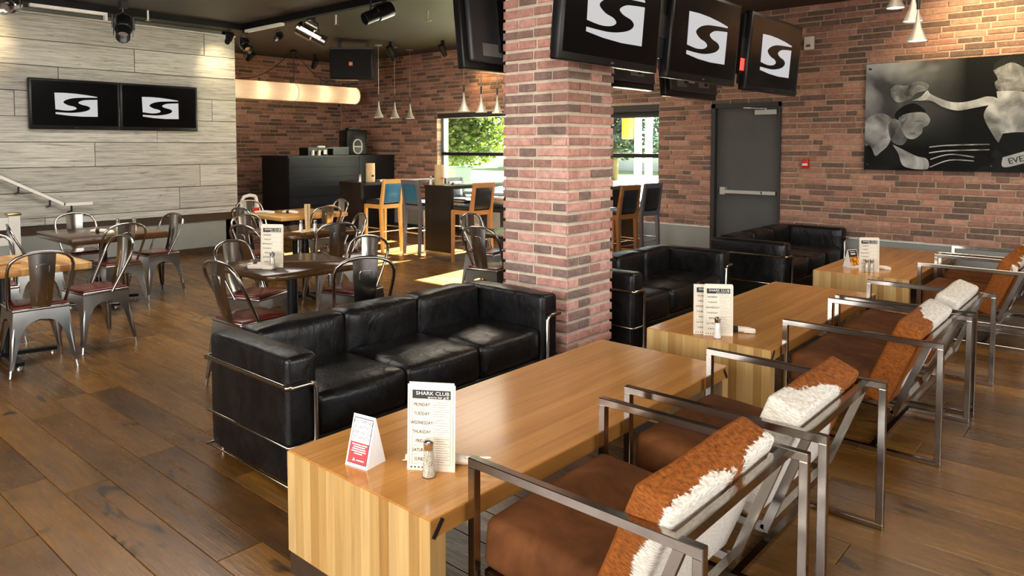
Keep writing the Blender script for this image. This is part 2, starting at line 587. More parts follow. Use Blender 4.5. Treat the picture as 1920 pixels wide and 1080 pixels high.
def pepper():
    b = NB('ground_pepper')
    n = b.noise(b.coord('Object'), 420, 2, 0.7)
    b.set(b.ramp(n, [(0.40, hexc(120,106,88)), (0.50, hexc(196,184,164)), (0.60, hexc(232,226,212))]), 0.25)
    return b.m
M['pepper'] = pepper()
M['black_gloss'] = simple('black_cabinet', (0.012,0.012,0.013,1), 0.28, var=0.25, scale=2)
M['slate_board'] = strip_wood('slate_board', 2, (hexc(20,20,23), hexc(26,26,29), hexc(31,31,34)), 0.17, (1.2, 20, 20), 0.35, 0.6)
M['bar_dark'] = strip_wood('bar_dark_wood', 1, (hexc(26,18,12), hexc(32,22,14), hexc(38,27,18)), 0.2, (16, 16, 1.2), 0.3, 0.7)
M['stool_yellow'] = simple('honey_wood', hexc(206,156,78), 0.42, var=0.12, scale=5)
M['stool_tan'] = simple('tan_wood', hexc(176,128,76), 0.42, var=0.12, scale=5)
M['stool_brown'] = simple('brown_wood', hexc(140,92,48), 0.42, var=0.15, scale=5)
M['stool_grey'] = simple('grey_stain_wood', hexc(92,90,98), 0.5, var=0.12, scale=5)
M['stool_black'] = simple('black_stain_wood', hexc(34,32,34), 0.45, var=0.15, scale=5)
M['teal'] = simple('teal_vinyl', hexc(20,92,122), 0.4, var=0.08)
M['dark_vinyl'] = simple('dark_vinyl', hexc(30,34,38), 0.35, var=0.12)
M['pendant'] = simple('pewter_pendant', hexc(170,162,152), 0.35, 0.35, var=0.08)
M['pendant_glow'] = emit('pendant_diffuser', (1.0, 0.90, 0.70, 1), 4.0)
M['brass'] = metal('brass', (0.72, 0.55, 0.28, 1), 0.25)
def shade():
    b = NB('lamp_shade')
    tc = b.n('TexCoord').outputs['Object']
    sp = b.n('SeparateXYZ'); b.l(tc, sp.inputs[0])
    # bulbs sit 0.62 m apart along the drum
    w_ = b.n('Math', operation='SINE'); b.l(b.mul(sp.outputs[0], 2*PI/0.56), w_.inputs[0])
    k = b.ramp(w_.outputs[0], [(0.0, (1.0, 0.66, 0.42, 1)), (0.75, (1.0, 0.72, 0.48, 1)), (1.0, (1.0, 0.90, 0.68, 1))])
    st = b.n('MapRange'); b.l(w_.outputs[0], st.inputs[0])
    st.inputs[1].default_value = -1; st.inputs[2].default_value = 1; st.inputs[3].default_value = 0.75; st.inputs[4].default_value = 1.5
    b.set(hexc(230,214,196), 0.8)
    b.l(k, b.b.inputs['Emission Color'])
    b.l(st.outputs[0], b.b.inputs['Emission Strength'])
    return b.m
M['shade'] = shade()
def glass(name, tint=(1,1,1,1), spec=0.08, gain=0.5):
    b = NB(name)
    t = b.n('BsdfTransparent'); t.inputs[0].default_value = tint
    g = b.n('BsdfGlossy'); g.inputs['Roughness'].default_value = 0.02
    lw = b.n('LayerWeight'); lw.inputs[0].default_value = 0.5
    pw = b.n('Math', operation='POWER'); b.l(lw.outputs['Facing'], pw.inputs[0]); pw.inputs[1].default_value = 4.0
    fr = b.n('Math', operation='MULTIPLY_ADD'); b.l(pw.outputs[0], fr.inputs[0]); fr.inputs[1].default_value = gain; fr.inputs[2].default_value = spec
    m = b.n('MixShader'); b.l(fr.outputs[0], m.inputs[0]); b.l(t.outputs[0], m.inputs[1]); b.l(g.outputs[0], m.inputs[2])
    b.l(m.outputs[0], b.o.inputs[0])
    return b.m
M['glass'] = glass('window_glass', (0.95, 0.98, 0.97, 1), 0.03)
M['acrylic'] = glass('acrylic_sheet', (0.96, 0.97, 0.97, 1), 0.0, 0.0)
M['shaker_glass'] = glass('shaker_glass', (0.95, 0.95, 0.93, 1))
M['leaf'] = None
def leafmat(name, a, c):
    b = NB(name)
    r = b.rnd()
    b.set(b.ramp(r, [(0, a), (1, c)]), 0.5)
    b.b.inputs['Transmission Weight'].default_value = 0.0
    t = b.n('BsdfTranslucent'); t.inputs[0].default_value = c
    m = b.n('MixShader'); m.inputs[0].default_value = 0.45
    b.l(b.b.outputs[0], m.inputs[1]); b.l(t.outputs[0], m.inputs[2]); b.l(m.outputs[0], b.o.inputs[0])
    return b.m
M['leaf'] = leafmat('maple_leaf', hexc(14,28,9), hexc(58,76,18))
M['leaf_dark'] = leafmat('spruce_needle', hexc(15,29,25), hexc(33,50,42))
M['bark'] = simple('bark', hexc(84,70,56), 0.9, var=0.25, bump=0.5)
M['asphalt'] = simple('pale_road', hexc(196,192,184), 0.9, var=0.06, scale=3)
M['grass'] = simple('lawn', hexc(150,160,86), 0.9, var=0.2, scale=8)
M['concrete'] = simple('concrete', hexc(198,196,188), 0.85, var=0.06)
M['signal_yellow'] = simple('signal_yellow', hexc(190,120,16), 0.5)
M['utility_green'] = simple('green_utility_box', hexc(60,92,74), 0.6)
M['far_facade'] = simple('far_facade', hexc(206,202,196), 0.8)
M['red_plastic'] = simple('red_plastic', hexc(196,30,28), 0.4)
M['white_plastic'] = simple('white_plastic', hexc(228,224,216), 0.45, var=0.04)
M['red_led'] = emit('red_led', (1.0, 0.03, 0.02, 1), 3.0)
M['orange_mark'] = emit('orange_badge', (1.0, 0.22, 0.08, 1), 0.7)

for k_, v_ in (('slate_board', 0.15), ('black_gloss', 0.2), ('bar_dark', 0.25)):
    M[k_].node_tree.nodes['Principled BSDF'].inputs['Specular IOR Level'].default_value = v_
M['orange_mark'] = simple('orange_badge', hexc(226,110,70), 0.5)
def shade2():
    b = NB('parchment_shade')
    n = b.noise(b.coord('Object', (0.6, 30, 30)), 3, 3)
    c = b.ramp(n, [(0.3, (0.90, 0.78, 0.66, 1)), (0.7, (0.95, 0.86, 0.76, 1))])
    d = b.n('BsdfDiffuse'); t = b.n('BsdfTranslucent'); b.l(c, d.inputs[0]); b.l(c, t.inputs[0])
    m = b.n('MixShader'); m.inputs[0].default_value = 0.6
    b.l(d.outputs[0], m.inputs[1]); b.l(t.outputs[0], m.inputs[2]); b.l(m.outputs[0], b.o.inputs[0])
    return b.m
M['shade'] = shade2()
XW, YP, YB, CEIL = 9.10, 10.40, 12.65, 3.28
WA = 0.479     # top of the grey wainscot
# openings in the right wall: (y0, y1, z0, z1)
WIN1 = (7.35, 9.77, 0.72, 2.165)
WIN2 = (5.20, 6.75, 0.72, 2.165)
DOOR = (3.47, 4.40, 0.0, 2.13)
# ------------------------------------------------------------------ floor
mb = MB().box(-2.6, XW+0.3, -2.6, YB+0.3, -0.12, -0.012)
floor = struct('floor', mb, M['kick'])
PW = 0.19
unit = {}
def plank_unit():
    g, e = 0.0015, 0.0022
    a, b_ = 0.5, 0.5
    P = [(-a,-b_,-1),(a,-b_,-1),(a,b_,-1),(-a,b_,-1),(-a,-b_,-0.2),(a,-b_,-0.2),(a,b_,-0.2),(-a,b_,-0.2)]
    k, q = 0.488, 0.4985
    P += [(-k,-q,0),(k,-q,0),(k,q,0),(-k,q,0)]
    F = [(0,1,5,4),(1,2,6,5),(2,3,7,6),(3,0,4,7),(4,5,9,8),(5,6,10,9),(6,7,11,10),(7,4,8,11),(8,9,10,11)]
    return P, F
pu = plank_unit()
me_plank = bpy.data.meshes.new('floor_plank')
me_plank.from_pydata(pu[0], [], pu[1])
me_plank.materials.append(M['floor'])
cells = []
x = -2.6 + ((1.09+2.6) % PW) - PW
while x < XW:
    y = -2.6 - random.uniform(0, 1.2)
    x0, x1 = max(x, -2.6), min(x+PW, XW)
    ymax = YB if x0 > 5.58 else YP
    while y < ymax:
        L = random.uniform(1.1, 2.2)
        y0, y1 = max(y, -2.6), min(y+L, ymax)
        if y1-y0 > 0.05 and x1-x0 > 0.02:
            sc = max(score(((x0+x1)/2, y0+(y1-y0)*t, 0), 20) for t in (0.0, 0.25, 0.5, 0.75, 1.0))
            cells.append((sc, x0, x1, y0, y1))
        y += L
    x += PW
cells.sort(key=lambda c: -c[0])
rest = MB()
for i, (sc, x0, x1, y0, y1) in enumerate(cells):
    sx, sy = x1-x0-0.0018, y1-y0-0.0018
    cx, cy = (x0+x1)/2, (y0+y1)/2
    if i < 300 and sc > 0:
        o = bpy.data.objects.new('floor_plank', me_plank)
        COL.objects.link(o)
        o.parent = floor
        o.location = (cx, cy, random.uniform(-0.0006, 0.0))
        o.scale = (sx, sy, 0.012)
    else:
        rest.add([(cx+p[0]*sx, cy+p[1]*sy, p[2]*0.012) for p in pu[0]], pu[1])
o = obj('floor_planks_beyond', rest, M['floor'], floor)
o['kind'] = 'stuff'

# ------------------------------------------------------------------ bricks
CH = 0.0742          # course height
def brick_variant(seed):
    rr = random.Random(seed)
    j = lambda s: rr.uniform(-s, s)
    P = []
    for (a, b_) in ((-.5,-.5),(.5,-.5),(.5,.5),(-.5,.5)):
        P.append((a, b_, 0.0))
    for (a, b_) in ((-.5,-.5),(.5,-.5),(.5,.5),(-.5,.5)):
        P.append((a+j(.012), b_+j(.05), 0.66+j(.08)))
    for (a, b_) in ((-.47,-.40),(0,-.41),(.47,-.40),(.475,0),(.47,.40),(0,.41),(-.47,.40),(-.475,0)):
        P.append((a+j(.012), b_+j(.04), 0.93+j(.09)))
    P.append((j(.1), j(.1), 1.0+j(.06)))
    F = [(0,1,5,4),(1,2,6,5),(2,3,7,6),(3,0,4,7)]
    F += [(4,5,10,9,8),(5,6,12,11,10),(6,7,14,13,12),(7,4,8,15,14)]
    F += [(16,8,9),(16,9,10),(16,10,11),(16,11,12),(16,12,13),(16,13,14),(16,14,15),(16,15,8)]
    return P, F
BV = [brick_variant(100+i) for i in range(12)]
BM = []
for P_, F_ in BV:
    me = bpy.data.meshes.new('brick')
    me.from_pydata(P_, [], F_)
    me.materials.append(M['brick'])
    BM.append(me)
def lay(parent, faces, limit=300, meshes=None, mm=None):
    """faces: list of (origin, u-axis, normal, [(u0,u1,z0,z1) bricks])"""
    allb = []
    for org, u, n, bricks in faces:
        org, u, n = Vector(org), Vector(u), Vector(n)
        for (u0, u1, z0, z1) in bricks:
            c = org+u*((u0+u1)/2)+Vector((0,0,(z0+z1)/2))
            s = score(c, 10)
            if (Vector((0,0,CAM_H))-c).dot(n) < 0:
                s = 0
            allb.append((s, c, u, n, u1-u0, z1-z0))
    allb.sort(key=lambda t: -t[0])
    rest_ = MB()
    for i, (s, c, u, n, L, h) in enumerate(allb):
        k = random.randrange(12)
        d = 0.012+random.uniform(-0.003, 0.005)
        if u.cross(Vector((0,0,1))).dot(n) < 0:
            u = -u
        if i < limit and s > 0:
            o_ = bpy.data.objects.new('brick', (meshes or BM)[k])
            COL.objects.link(o_)
            o_.parent = parent
            tl = random.uniform(-0.012, 0.012)
            o_.matrix_world = Matrix(((u.x*L, 0, n.x*d, c.x), (u.y*L, 0, n.y*d, c.y), (tl*L, h, 0, c.z), (0,0,0,1)))
        else:
            P_, F_ = BV[k]
            rest_.add([c+u*(p[0]*L)+Vector((0,0,1))*(p[1]*h)+n*(p[2]*d) for p in P_], F_)
    if rest_.v:
        o_ = obj('bricks_beyond', rest_, mm or M['brick'], parent)
        o_['kind'] = 'stuff'
def course_row(a, b_, openings, z0, z1, off, lo=0.225, hi=0.33, m=0.017):
    """bricks of one course between a and b_, cut by openings"""
    spans = [(a, b_)]
    for (o0, o1, p0, p1) in openings:
        if z1 > p0+0.01 and z0 < p1-0.01:
            ns = []
            for s0, s1 in spans:
                if o1 <= s0 or o0 >= s1:
                    ns.append((s0, s1))
                else:
                    if o0-s0 > 0.03: ns.append((s0, o0))
                    if s1-o1 > 0.03: ns.append((o1, s1))
            spans = ns
    out = []
    for s0, s1 in spans:
        u = s0
        first = True
        while u < s1-0.02:
            L = random.uniform(lo, hi)
            if random.random() < 0.16: L *= 0.55
            if first and off: L *= 0.5
            first = False
            e = min(u+L, s1)
            if s1-e < 0.07: e = s1
            if e-u > 0.025:
                out.append((u+m/2, e-m/2, z0, z1))
            u = e
    return out
def field(a, b_, zlo, zhi, openings):
    res = []
    nrow = int(round((zhi-zlo)/0.0685))
    ch = (zhi-zlo)/nrow
    for r in range(nrow):
        z0 = zlo+r*ch+0.0075; z1 = zlo+(r+1)*ch-0.0075
        res += [(p, q, s0+random.uniform(-.004,.004), s1+random.uniform(-.004,.004)) for p, q, s0, s1 in course_row(a, b_, openings, z0, z1, r % 2)]
    return res
# ------------------------------------------------------------------ right wall with window bays and exit door
Y0, Y1 = -2.6, YB+0.3
def wall_with_holes(mb, holes, y0, y1, zt, f):
    ys = sorted(set([y0, y1]+[h[0] for h in holes]+[h[1] for h in holes]))
    for a, b_ in zip(ys[:-1], ys[1:]):
        hs = [h for h in holes if h[0] <= a+1e-6 and h[1] >= b_-1e-6]
        if not hs:
            f(mb, a, b_, 0, zt)
        for h in hs:
            if h[2] > 0.01: f(mb, a, b_, 0, h[2])
            f(mb, a, b_, h[3], zt)
    return mb
mb = wall_with_holes(MB(), [WIN1, WIN2, DOOR], Y0, Y1, CEIL, lambda m_, a, b_, z0, z1: m_.box(XW+0.018, XW+0.30, a, b_, z0, z1))
wall_right = struct('wall_right', mb, M['mortar_wall'])
lay(wall_right, [((XW+0.018, 0, 0), (0,1,0), (-1,0,0), field(Y0, YB, WA+0.02, CEIL, [WIN1, WIN2, (DOOR[0]-.0, DOOR[1]+.0, 0, DOOR[3])]))], 300)
# brick reveals of the openings
rv = []
for (o0, o1, z0, z1) in (WIN1, WIN2, DOOR):
    zz = max(z0, WA+0.02)
    rows = int((z1-zz)/CH)
    for r in range(rows):
        a = zz+r*CH+0.0055; b_ = a+CH-0.011
        rv.append((o0, a, b_)); rv.append((o1, a, b_))
mbr = MB()
for k, (yy, a, b_) in enumerate(rv):
    mbr.box(XW+0.012, XW+0.12, yy-0.006, yy+0.006, a, b_)
o = obj('reveal_bricks', mbr, M['brick'], wall_right); o['kind'] = 'stuff'
# grey wainscot, white lip and black base along the right wall
def strips(y_list, x0, x1, z0, z1):
    m_ = MB()
    for a, b_ in y_list:
        m_.box(x0, x1, a, b_, z0, z1)
    return m_
gaps = [(Y0, DOOR[0]), (DOOR[1], YB)]
o = obj('wainscot', strips(gaps, XW-0.004, XW+0.02, 0.10, WA), M['grey_paint'], wall_right)
mb = MB()
for a, b_ in gaps:
    n_ = int((b_-a)/0.09)
    for i in range(n_):
        p = a+(b_-a)*i/n_; q = a+(b_-a)*(i+1)/n_
        t = random.uniform(-0.005, 0.005)
        mb.box(XW-0.014+random.uniform(-.004,.004), XW+0.02, p, q, WA, WA+0.016+t)
struct('trim_1', mb, M['white_trim'])
struct('baseboard_right', strips(gaps, XW-0.016, XW+0.0, 0.0, 0.10), M['frame_dark'])
# ------------------------------------------------------------------ windows
def window(name, W, vert):
    y0, y1, z0, z1 = W
    xf0, xf1 = XW+0.13, XW+0.20
    m_ = MB()
    fw_ = 0.055
    m_.box(xf0, xf1, y0, y0+fw_, z0, z1).box(xf0, xf1, y1-fw_, y1, z0, z1)
    m_.box(xf0, xf1, y0, y1, z0, z0+fw_).box(xf0, xf1, y0, y1, z1-fw_, z1)
    root = struct(name, m_, M['frame_teal'])
    obj('transom_bar', MB().box(xf0-0.01, xf1, y0, y1, 1.405, 1.465), M['frame_black'], root)
    obj('window_header', MB().box(XW+0.02, xf0, y0, y1, z1-0.09, z1+0.02), M['frame_dark'], root)
    obj('window_sill', MB().box(XW-0.03, xf0, y0-0.02, y1+0.02, z0-0.03, z0), M['white_trim'], root)
    for k, (a, b_) in enumerate(((z0+fw_, 1.405), (1.465, z1-fw_))):
        obj('pane', MB().box(XW+0.162, XW+0.168, y0+fw_, y1-fw_, a, b_), M['glass'], root)
    for yv in vert:
        obj('mullion', MB().box(xf0, xf1, yv-0.025, yv+0.025, z0, z1), M['frame_teal'], root)
    return root
w1 = window('window_1', WIN1, [])
w2 = window('window_2', WIN2, [])
obj('roller_blind', MB().box(XW+0.10, XW+0.105, WIN2[0]+0.03, WIN2[1]-0.03, 1.985, 2.10), M['tv_back'], w2)
# ------------------------------------------------------------------ exit door
mb = MB()
y0, y1, zt = DOOR[0], DOOR[1], DOOR[3]
mb.box(XW-0.012, XW+0.14, y1-0.055, y1, 0, zt).box(XW-0.012, XW+0.14, y0, y0+0.03, 0, zt).box(XW-0.012, XW+0.14, y0, y1, zt-0.055, zt)
door = struct('door_1', mb, M['frame_dark'])
leaf = obj('door_leaf', MB().box(XW+0.07, XW+0.12, y0+0.03, y1-0.055, 0.01, zt-0.055), M['door_grey'], door)
mb = MB().box(XW+0.0, XW+0.055, y0+0.06, y1-0.16, 0.952, 0.995)
bar = obj('panic_bar', mb, M['alu_paint'], leaf)
obj('panic_bar_case', MB().box(XW-0.004, XW+0.07, y1-0.20, y1-0.13, 0.935, 1.03), M['alu_paint'], leaf)
obj('keyhole', MB().box(XW-0.003, XW+0.001, 3.70, 3.715, 0.958, 0.99), M['frame_black'], leaf)
obj('door_closer', MB().box(XW+0.0, XW+0.07, y0+0.06, y0+0.34, 1.975, 2.035), M['alu_paint'], leaf)
obj('closer_arm', MB().bar((XW+0.02, y0+0.20, 2.05), (XW+0.01, y0+0.50, 2.07), 0.02, 0.012).bar((XW+0.02, y0+0.2, 2.03), (XW+0.02, y0+0.2, 2.06), 0.02, 0.02), M['bright_steel'], leaf)
# ------------------------------------------------------------------ back wall of the recess
wall_back = struct('wall_back', MB().box(5.58, XW+0.3, YB+0.018, YB+0.3, 0, CEIL), M['mortar_wall'])
lay(wall_back, [((0, YB+0.018, 0), (1,0,0), (0,-1,0), field(5.6, XW, 0.10, CEIL, []))], 300)
struct('baseboard_back', MB().box(5.6, XW, YB-0.02, YB+0.018, 0, 0.10), M['frame_dark'])
# ------------------------------------------------------------------ plank wall on the left
wall_left = struct('wall_left', MB().box(-2.6, 5.56, YP+0.045, YP+0.30, 0, CEIL).box(5.40, 5.56, YP+0.045, YB+0.3, 0, CEIL), M['grey_paint'])
PH = 0.3165
seams = [[2.2, 5.1], [1.1, 4.124], [0.3, 3.2], [2.716, 5.2], [1.5, 4.4], [0.2, 3.6], [2.35, 5.0], [1.4, 4.694], [3.0]]
zt = 3.205
for r in range(9):
    z1 = zt-r*PH; z0 = max(zt-(r+1)*PH, 0.578)
    if z1-z0 < 0.02: continue
    xs = [-2.6]+seams[r]+[5.575]
    for a, b_ in zip(xs[:-1], xs[1:]):
        g = 0.0035
        m_ = MB()
        dy = random.uniform(-0.002, 0.002)
        ya = YP+dy
        P = [(a+g, YP+0.05, z0+g), (b_-g, YP+0.05, z0+g), (b_-g, YP+0.05, z1-g), (a+g, YP+0.05, z1-g),
             (a+g, ya+0.004, z0+g), (b_-g, ya+0.004, z0+g), (b_-g, ya+0.004, z1-g), (a+g, ya+0.004, z1-g),
             (a+g+.004, ya, z0+g+.004), (b_-g-.004, ya, z0+g+.004), (b_-g-.004, ya, z1-g-.004), (a+g+.004, ya, z1-g-.004)]
        m_.add(P, [(0,1,5,4),(1,2,6,5),(2,3,7,6),(3,0,4,7),(4,5,9,8),(5,6,10,9),(6,7,11,10),(7,4,8,11),(8,9,10,11)])
        obj('plank', m_, M['plank'], wall_left)
obj('plank_backing', MB().box(-2.6, 5.57, YP+0.03, YP+0.048, 0.578, 3.20), M['kick'], wall_left)
struct('trim_2', MB().box(-2.6, 5.585, YP-0.012, YP+0.05, 3.205, 3.225), M['white_trim'])
struct('trim_3', MB().box(-2.6, 5.58, YP+0.02, YP+0.05, 0.47, 0.578), M['kick'])
struct('baseboard_left', MB().box(-2.6, 5.58, YP-0.005, YP+0.045, 0.0, 0.085), M['kick'])
# ------------------------------------------------------------------ ceiling and the walls behind the camera
struct('ceiling', MB().box(-2.9, XW+0.3, -2.9, YB+0.3, CEIL, CEIL+0.15), M['ceiling'])
mb = wall_with_holes(MB(), [(-0.8, 5.2, 0.75, 2.75)], -2.9, YP+0.3, CEIL, lambda m_, a, b_, z0, z1: m_.box(-2.9, -2.6, a, b_, z0, z1))
struct('wall_rear', mb, M['plain_wall'])
mb = wall_with_holes(MB(), [(-0.2, 6.2, 0.75, 2.75)], -2.6, XW+0.3, CEIL, lambda m_, a, b_, z0, z1: m_.box(a, b_, -2.9, -2.6, z0, z1))
struct('wall_front', mb, M['plain_wall'])
# ------------------------------------------------------------------ brick column
CX0, CX1, CY0, CY1 = 3.90, 4.45, 2.91, 3.49
column = thing('brick_column', 'square red brick column rising behind the black sofa, screens hung on it', 'column', (0,0,0))
e = 0.014
obj('mortar_core', MB().box(CX0+e, CX1-e, CY0+e, CY1-e, 0, CEIL), M['mortar'], column)
nrow = int(round(CEIL/CH)); ch = CEIL/nrow
LX, LY = CX1-CX0, CY1-CY0
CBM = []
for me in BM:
    me2 = me.copy(); me2.materials.clear(); me2.materials.append(M['column_brick_flashlit']); CBM.append(me2)
faces = [[], [], [], []]
for r in range(nrow):
    z0 = r*ch+0.0115; z1 = (r+1)*ch-0.0115
    a = 0.14 if r % 2 else 0.275
    b_ = 0.275 if r % 2 else 0.14
    def sub(L, s, t):
        mid = L-s-t
        k = 2 if mid > 0.27 else 1
        c = [0, s]
        if k == 2: c.append(s+mid*random.uniform(.42,.58))
        c += [L-t, L]
        return [(p+0.0085 if i else p, q-(0.0085 if i < len(c)-2 else 0), z0+random.uniform(-.002,.002), z1+random.uniform(-.002,.002)) for i, (p, q) in enumerate(zip(c[:-1], c[1:]))]
    faces[0] += sub(LY, a, b_)
    faces[1] += sub(LX, b_, a)
    faces[2] += sub(LY, a, b_)
    faces[3] += sub(LX, b_, a)
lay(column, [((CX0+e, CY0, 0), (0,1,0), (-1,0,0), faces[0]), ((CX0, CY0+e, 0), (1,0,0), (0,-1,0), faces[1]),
             ((CX1-e, CY0, 0), (0,1,0), (1,0,0), faces[2]), ((CX0, CY1-e, 0), (1,0,0), (0,1,0), faces[3])], 300, CBM, M['column_brick_flashlit'])
# ------------------------------------------------------------------ long coffee tables
TH = 0.46
def coffee_table(x0, x1, y0, y1, label):
    L, W = x1-x0, y1-y0
    t = thing('coffee_table', label, 'table', (x0, y0, 0), 0, 'long oak waterfall tables of the lounge')
    th = 0.062
    top = MB().box(0, L, 0, W, TH-th, TH)
    me = top.mesh('tabletop')
    bm = bmesh.new(); bm.from_mesh(me)
    bmesh.ops.bevel(bm, geom=list(bm.edges), offset=0.003, segments=2, affect='EDGES')
    bm.to_mesh(me); bm.free()
    obj('tabletop', me, M['oak_top'], t)
    for k, (a, b_) in enumerate(((-0.0015, th), (L-th, L+0.0015))):
        p = obj('end_panel', MB().box(a, b_, 0.0005, W-0.0005, 0.085, TH-0.004), M['oak_end'], t)
        obj('kick_board', MB().box(a+0.004, b_-0.004, 0.004, W-0.004, 0.0, 0.085), M['kick'], p)
        # black joint key let into the side of the mitre
        c = (a+b_)/2
        kb = MB()
        kb.obox((c, -0.0005, TH-th/2-0.004), 0.016, 0.004, 0.062, Matrix.Rotation(R(38 if k == 0 else -38), 3, 'Y'))
        obj('joint_key', kb, M['frame_black'], t)
    return t
coffee_table(1.425, 3.46, 1.565, 2.335, 'long oak coffee table nearest the camera, in front of the near black sofa')
coffee_table(3.865, 5.90, 1.505, 2.275, 'long oak coffee table between the near and the far one, beside the column')
coffee_table(6.69, 8.72, 1.455, 2.235, 'far oak coffee table with its end by the picture wall')

# ------------------------------------------------------------------ black leather sofas in tubular frames
def sofa(x0, x1, y0, y1, label):
    L, W = x1-x0, y1-y0
    t = thing('leather_sofa', label, 'sofa', (x0, y0, 0), 0, 'black leather tube-frame sofas')
    H_ = 0.62; aw = 0.16
    for k, cx in enumerate((aw/2, L-aw/2)):
        obj('arm', rbox('arm', aw, W-0.005, H_-0.03, 0.028, 3, 0.006, 6, 0.006, 9, (cx, W/2, 0.03+(H_-0.03)/2), k*3.3+x0), M['leather'], t)
    n = 3
    sw = (L-2*aw)/n
    for k in range(n):
        cx = aw+sw*(k+.5)
        obj('seat_cushion', rbox('seat_cushion', sw-0.004, W-0.19, 0.20, 0.035, 3, 0.016, 6, 0.006, 8, (cx, (W-0.19)/2+0.012, 0.31), k*2.1+x0), M['leather'], t)
        obj('back_cushion', rbox('back_cushion', sw-0.002, 0.19, 0.40, 0.035, 3, 0.012, 6, 0.010, 8, (cx, W-0.10, 0.425), k*1.3+x0), M['leather'], t)
    obj('seat_base', rbox('seat_base', L-2*aw+0.01, W-0.06, 0.17, 0.02, 2, 0, 0, 0, 1, (L/2, W/2-0.01, 0.135)), M['leather'], t)
    obj('back_panel', rbox('back_panel', L-2*aw+0.02, 0.05, 0.36, 0.02, 2, 0, 0, 0, 1, (L/2, W-0.022, 0.26)), M['leather'], t)
    f = MB()
    r = 0.0135
    for s in (-1, 1):
        X = -0.006 if s < 0 else L+0.006
        # upper rail: along the outside of the arm, round the front corner, down to the floor
        arc = lambda c, a0, a1, rad, pl: [c]
        pts = [(X, W+0.012, 0.49), (X, 0.02, 0.49), (X-s*(-0.004), -0.004, 0.49), (X-s*0.012, -0.016, 0.49), (X-s*0.10, -0.016, 0.49), (X-s*0.125, -0.016, 0.485), (X-s*0.137, -0.016, 0.465), (X-s*0.137, -0.016, 0.0)]
        f.tube(pts, r, 10)
        f.tube([(X-s*0.05, W-0.05, 0.10), (X-s*0.05, W-0.05, 0.0)], r, 10)
        f.tube([(X, W+0.012, 0.215), (X, 0.0, 0.215), (X-s*0.008, -0.012, 0.215), (X-s*0.137, -0.014, 0.215)], 0.007, 8)
        f.tube([(X, W+0.012, 0.035), (X, 0.0, 0.035), (X-s*0.008, -0.012, 0.035), (X-s*0.137, -0.014, 0.035)], 0.005, 8)
    f.tube([(-0.014, W+0.012, 0.49), (L+0.014, W+0.012, 0.49)], r, 10)
    f.tube([(-0.014, W+0.012, 0.035), (L+0.014, W+0.012, 0.035)], 0.008, 8)
    f.tube([(0.12, -0.014, 0.045), (L-0.12, -0.014, 0.045)], 0.008, 8)
    obj('tube_frame', f, M['chrome_tube'], t, smooth=50)
    return t
sofa(1.755, 3.735, 2.86, 3.60, 'black leather tube-frame sofa nearest the camera, left of the brick column')
sofa(4.62, 6.30, 2.84, 3.56, 'middle black leather sofa half hidden behind the brick column')
sofa(7.06, 8.97, 2.62, 3.42, 'far black leather sofa in front of the grey exit door')

# ------------------------------------------------------------------ chrome armchairs with cow hide backs
def armchair(i, x0, x1, yf, label, depth=0.785):
    """front at +Y; origin at the rear near corner"""
    Wd = x1-x0
    t = thing('lounge_armchair', label, 'armchair', (x0, yf-depth, 0), 0, 'chrome and cow hide lounge armchairs')
    b_ = 0.029; H_ = 0.612
    for X in (b_/2, Wd-b_/2):
        f = MB()
        f.box(X-b_/2, X+b_/2, 0, depth, H_-b_, H_)
        f.box(X-b_/2, X+b_/2, 0, depth, 0, b_*0.75)
        f.box(X-b_/2, X+b_/2, 0, b_, b_*0.75, H_-b_)
        f.box(X-b_/2, X+b_/2, depth-b_, depth, b_*0.75, H_-b_)
        me = f.mesh('side_frame')
        bm = bmesh.new(); bm.from_mesh(me)
        bmesh.ops.bevel(bm, geom=list(bm.edges), offset=0.0022, segments=1, affect='EDGES')
        bm.to_mesh(me); bm.free()
        obj('side_frame', me, M['chrome'], t)
    obj('rear_rail', MB().box(b_, Wd-b_, 0.060, 0.060+b_, H_-b_-0.002, H_-0.002), M['chrome'], t)
    obj('floor_stretcher', MB().box(b_, Wd-b_, 0.30, 0.30+b_, 0, b_*0.75), M['chrome'], t)
    sl = MB()
    for X in (0.055, Wd-0.055):
        sl.bar((X, 0.075, H_-0.02), (X, 0.225, 0.20), 0.022, 0.030)
    sl.bar((0.05, 0.225, 0.205), (Wd-0.05, 0.225, 0.205), 0.03, 0.03)
    obj('back_support', sl, M['chrome'], t)
    sr = MB()
    for X in (0.055, Wd-0.055):
        sr.bar((X, 0.225, 0.205), (X, depth-0.03, 0.235), 0.022, 0.028)
    sr.box(b_, Wd-b_, depth-0.075, depth-0.045, 0.215, 0.243)
    obj('seat_support', sr, M['chrome'], t)
    seat = rbox('seat_cushion', Wd-0.085, 0.435, 0.165, 0.032, 4, 0.012, 5, 0.005, 7, (0,0,0), i*2.7)
    obj('seat_cushion', seat, M['suede'], t, (Wd/2, depth-0.238, 0.325), (R(3), 0, 0))
    back = rbox('back_cushion', Wd-0.075, 0.130, 0.455, 0.018, 3, 0.006, 6, 0.004, 7, (0,0,0), i*1.9)
    obj('back_cushion', back, M['hide%d' % i], t, (Wd/2, 0.236, 0.462), (R(22), 0, 0))
    return t
armchair(0, 1.565, 2.305, 1.548, 'cow hide armchair nearest the camera, brown back with white patch below')
armchair(1, 2.455, 3.205, 1.548, 'cow hide armchair with white back and brown top, second from the camera')
armchair(2, 3.995, 4.785, 1.495, 'cow hide armchair with tan back, third from the camera, at the middle table')
armchair(3, 4.885, 5.625, 1.492, 'cow hide armchair with mostly white back, at the far half of the middle table')
armchair(4, 6.70, 7.36, 1.40, 'cow hide armchair at the near half of the far table')
armchair(5, 7.50, 8.12, 1.40, 'cow hide armchair farthest from the camera, close to the picture wall')

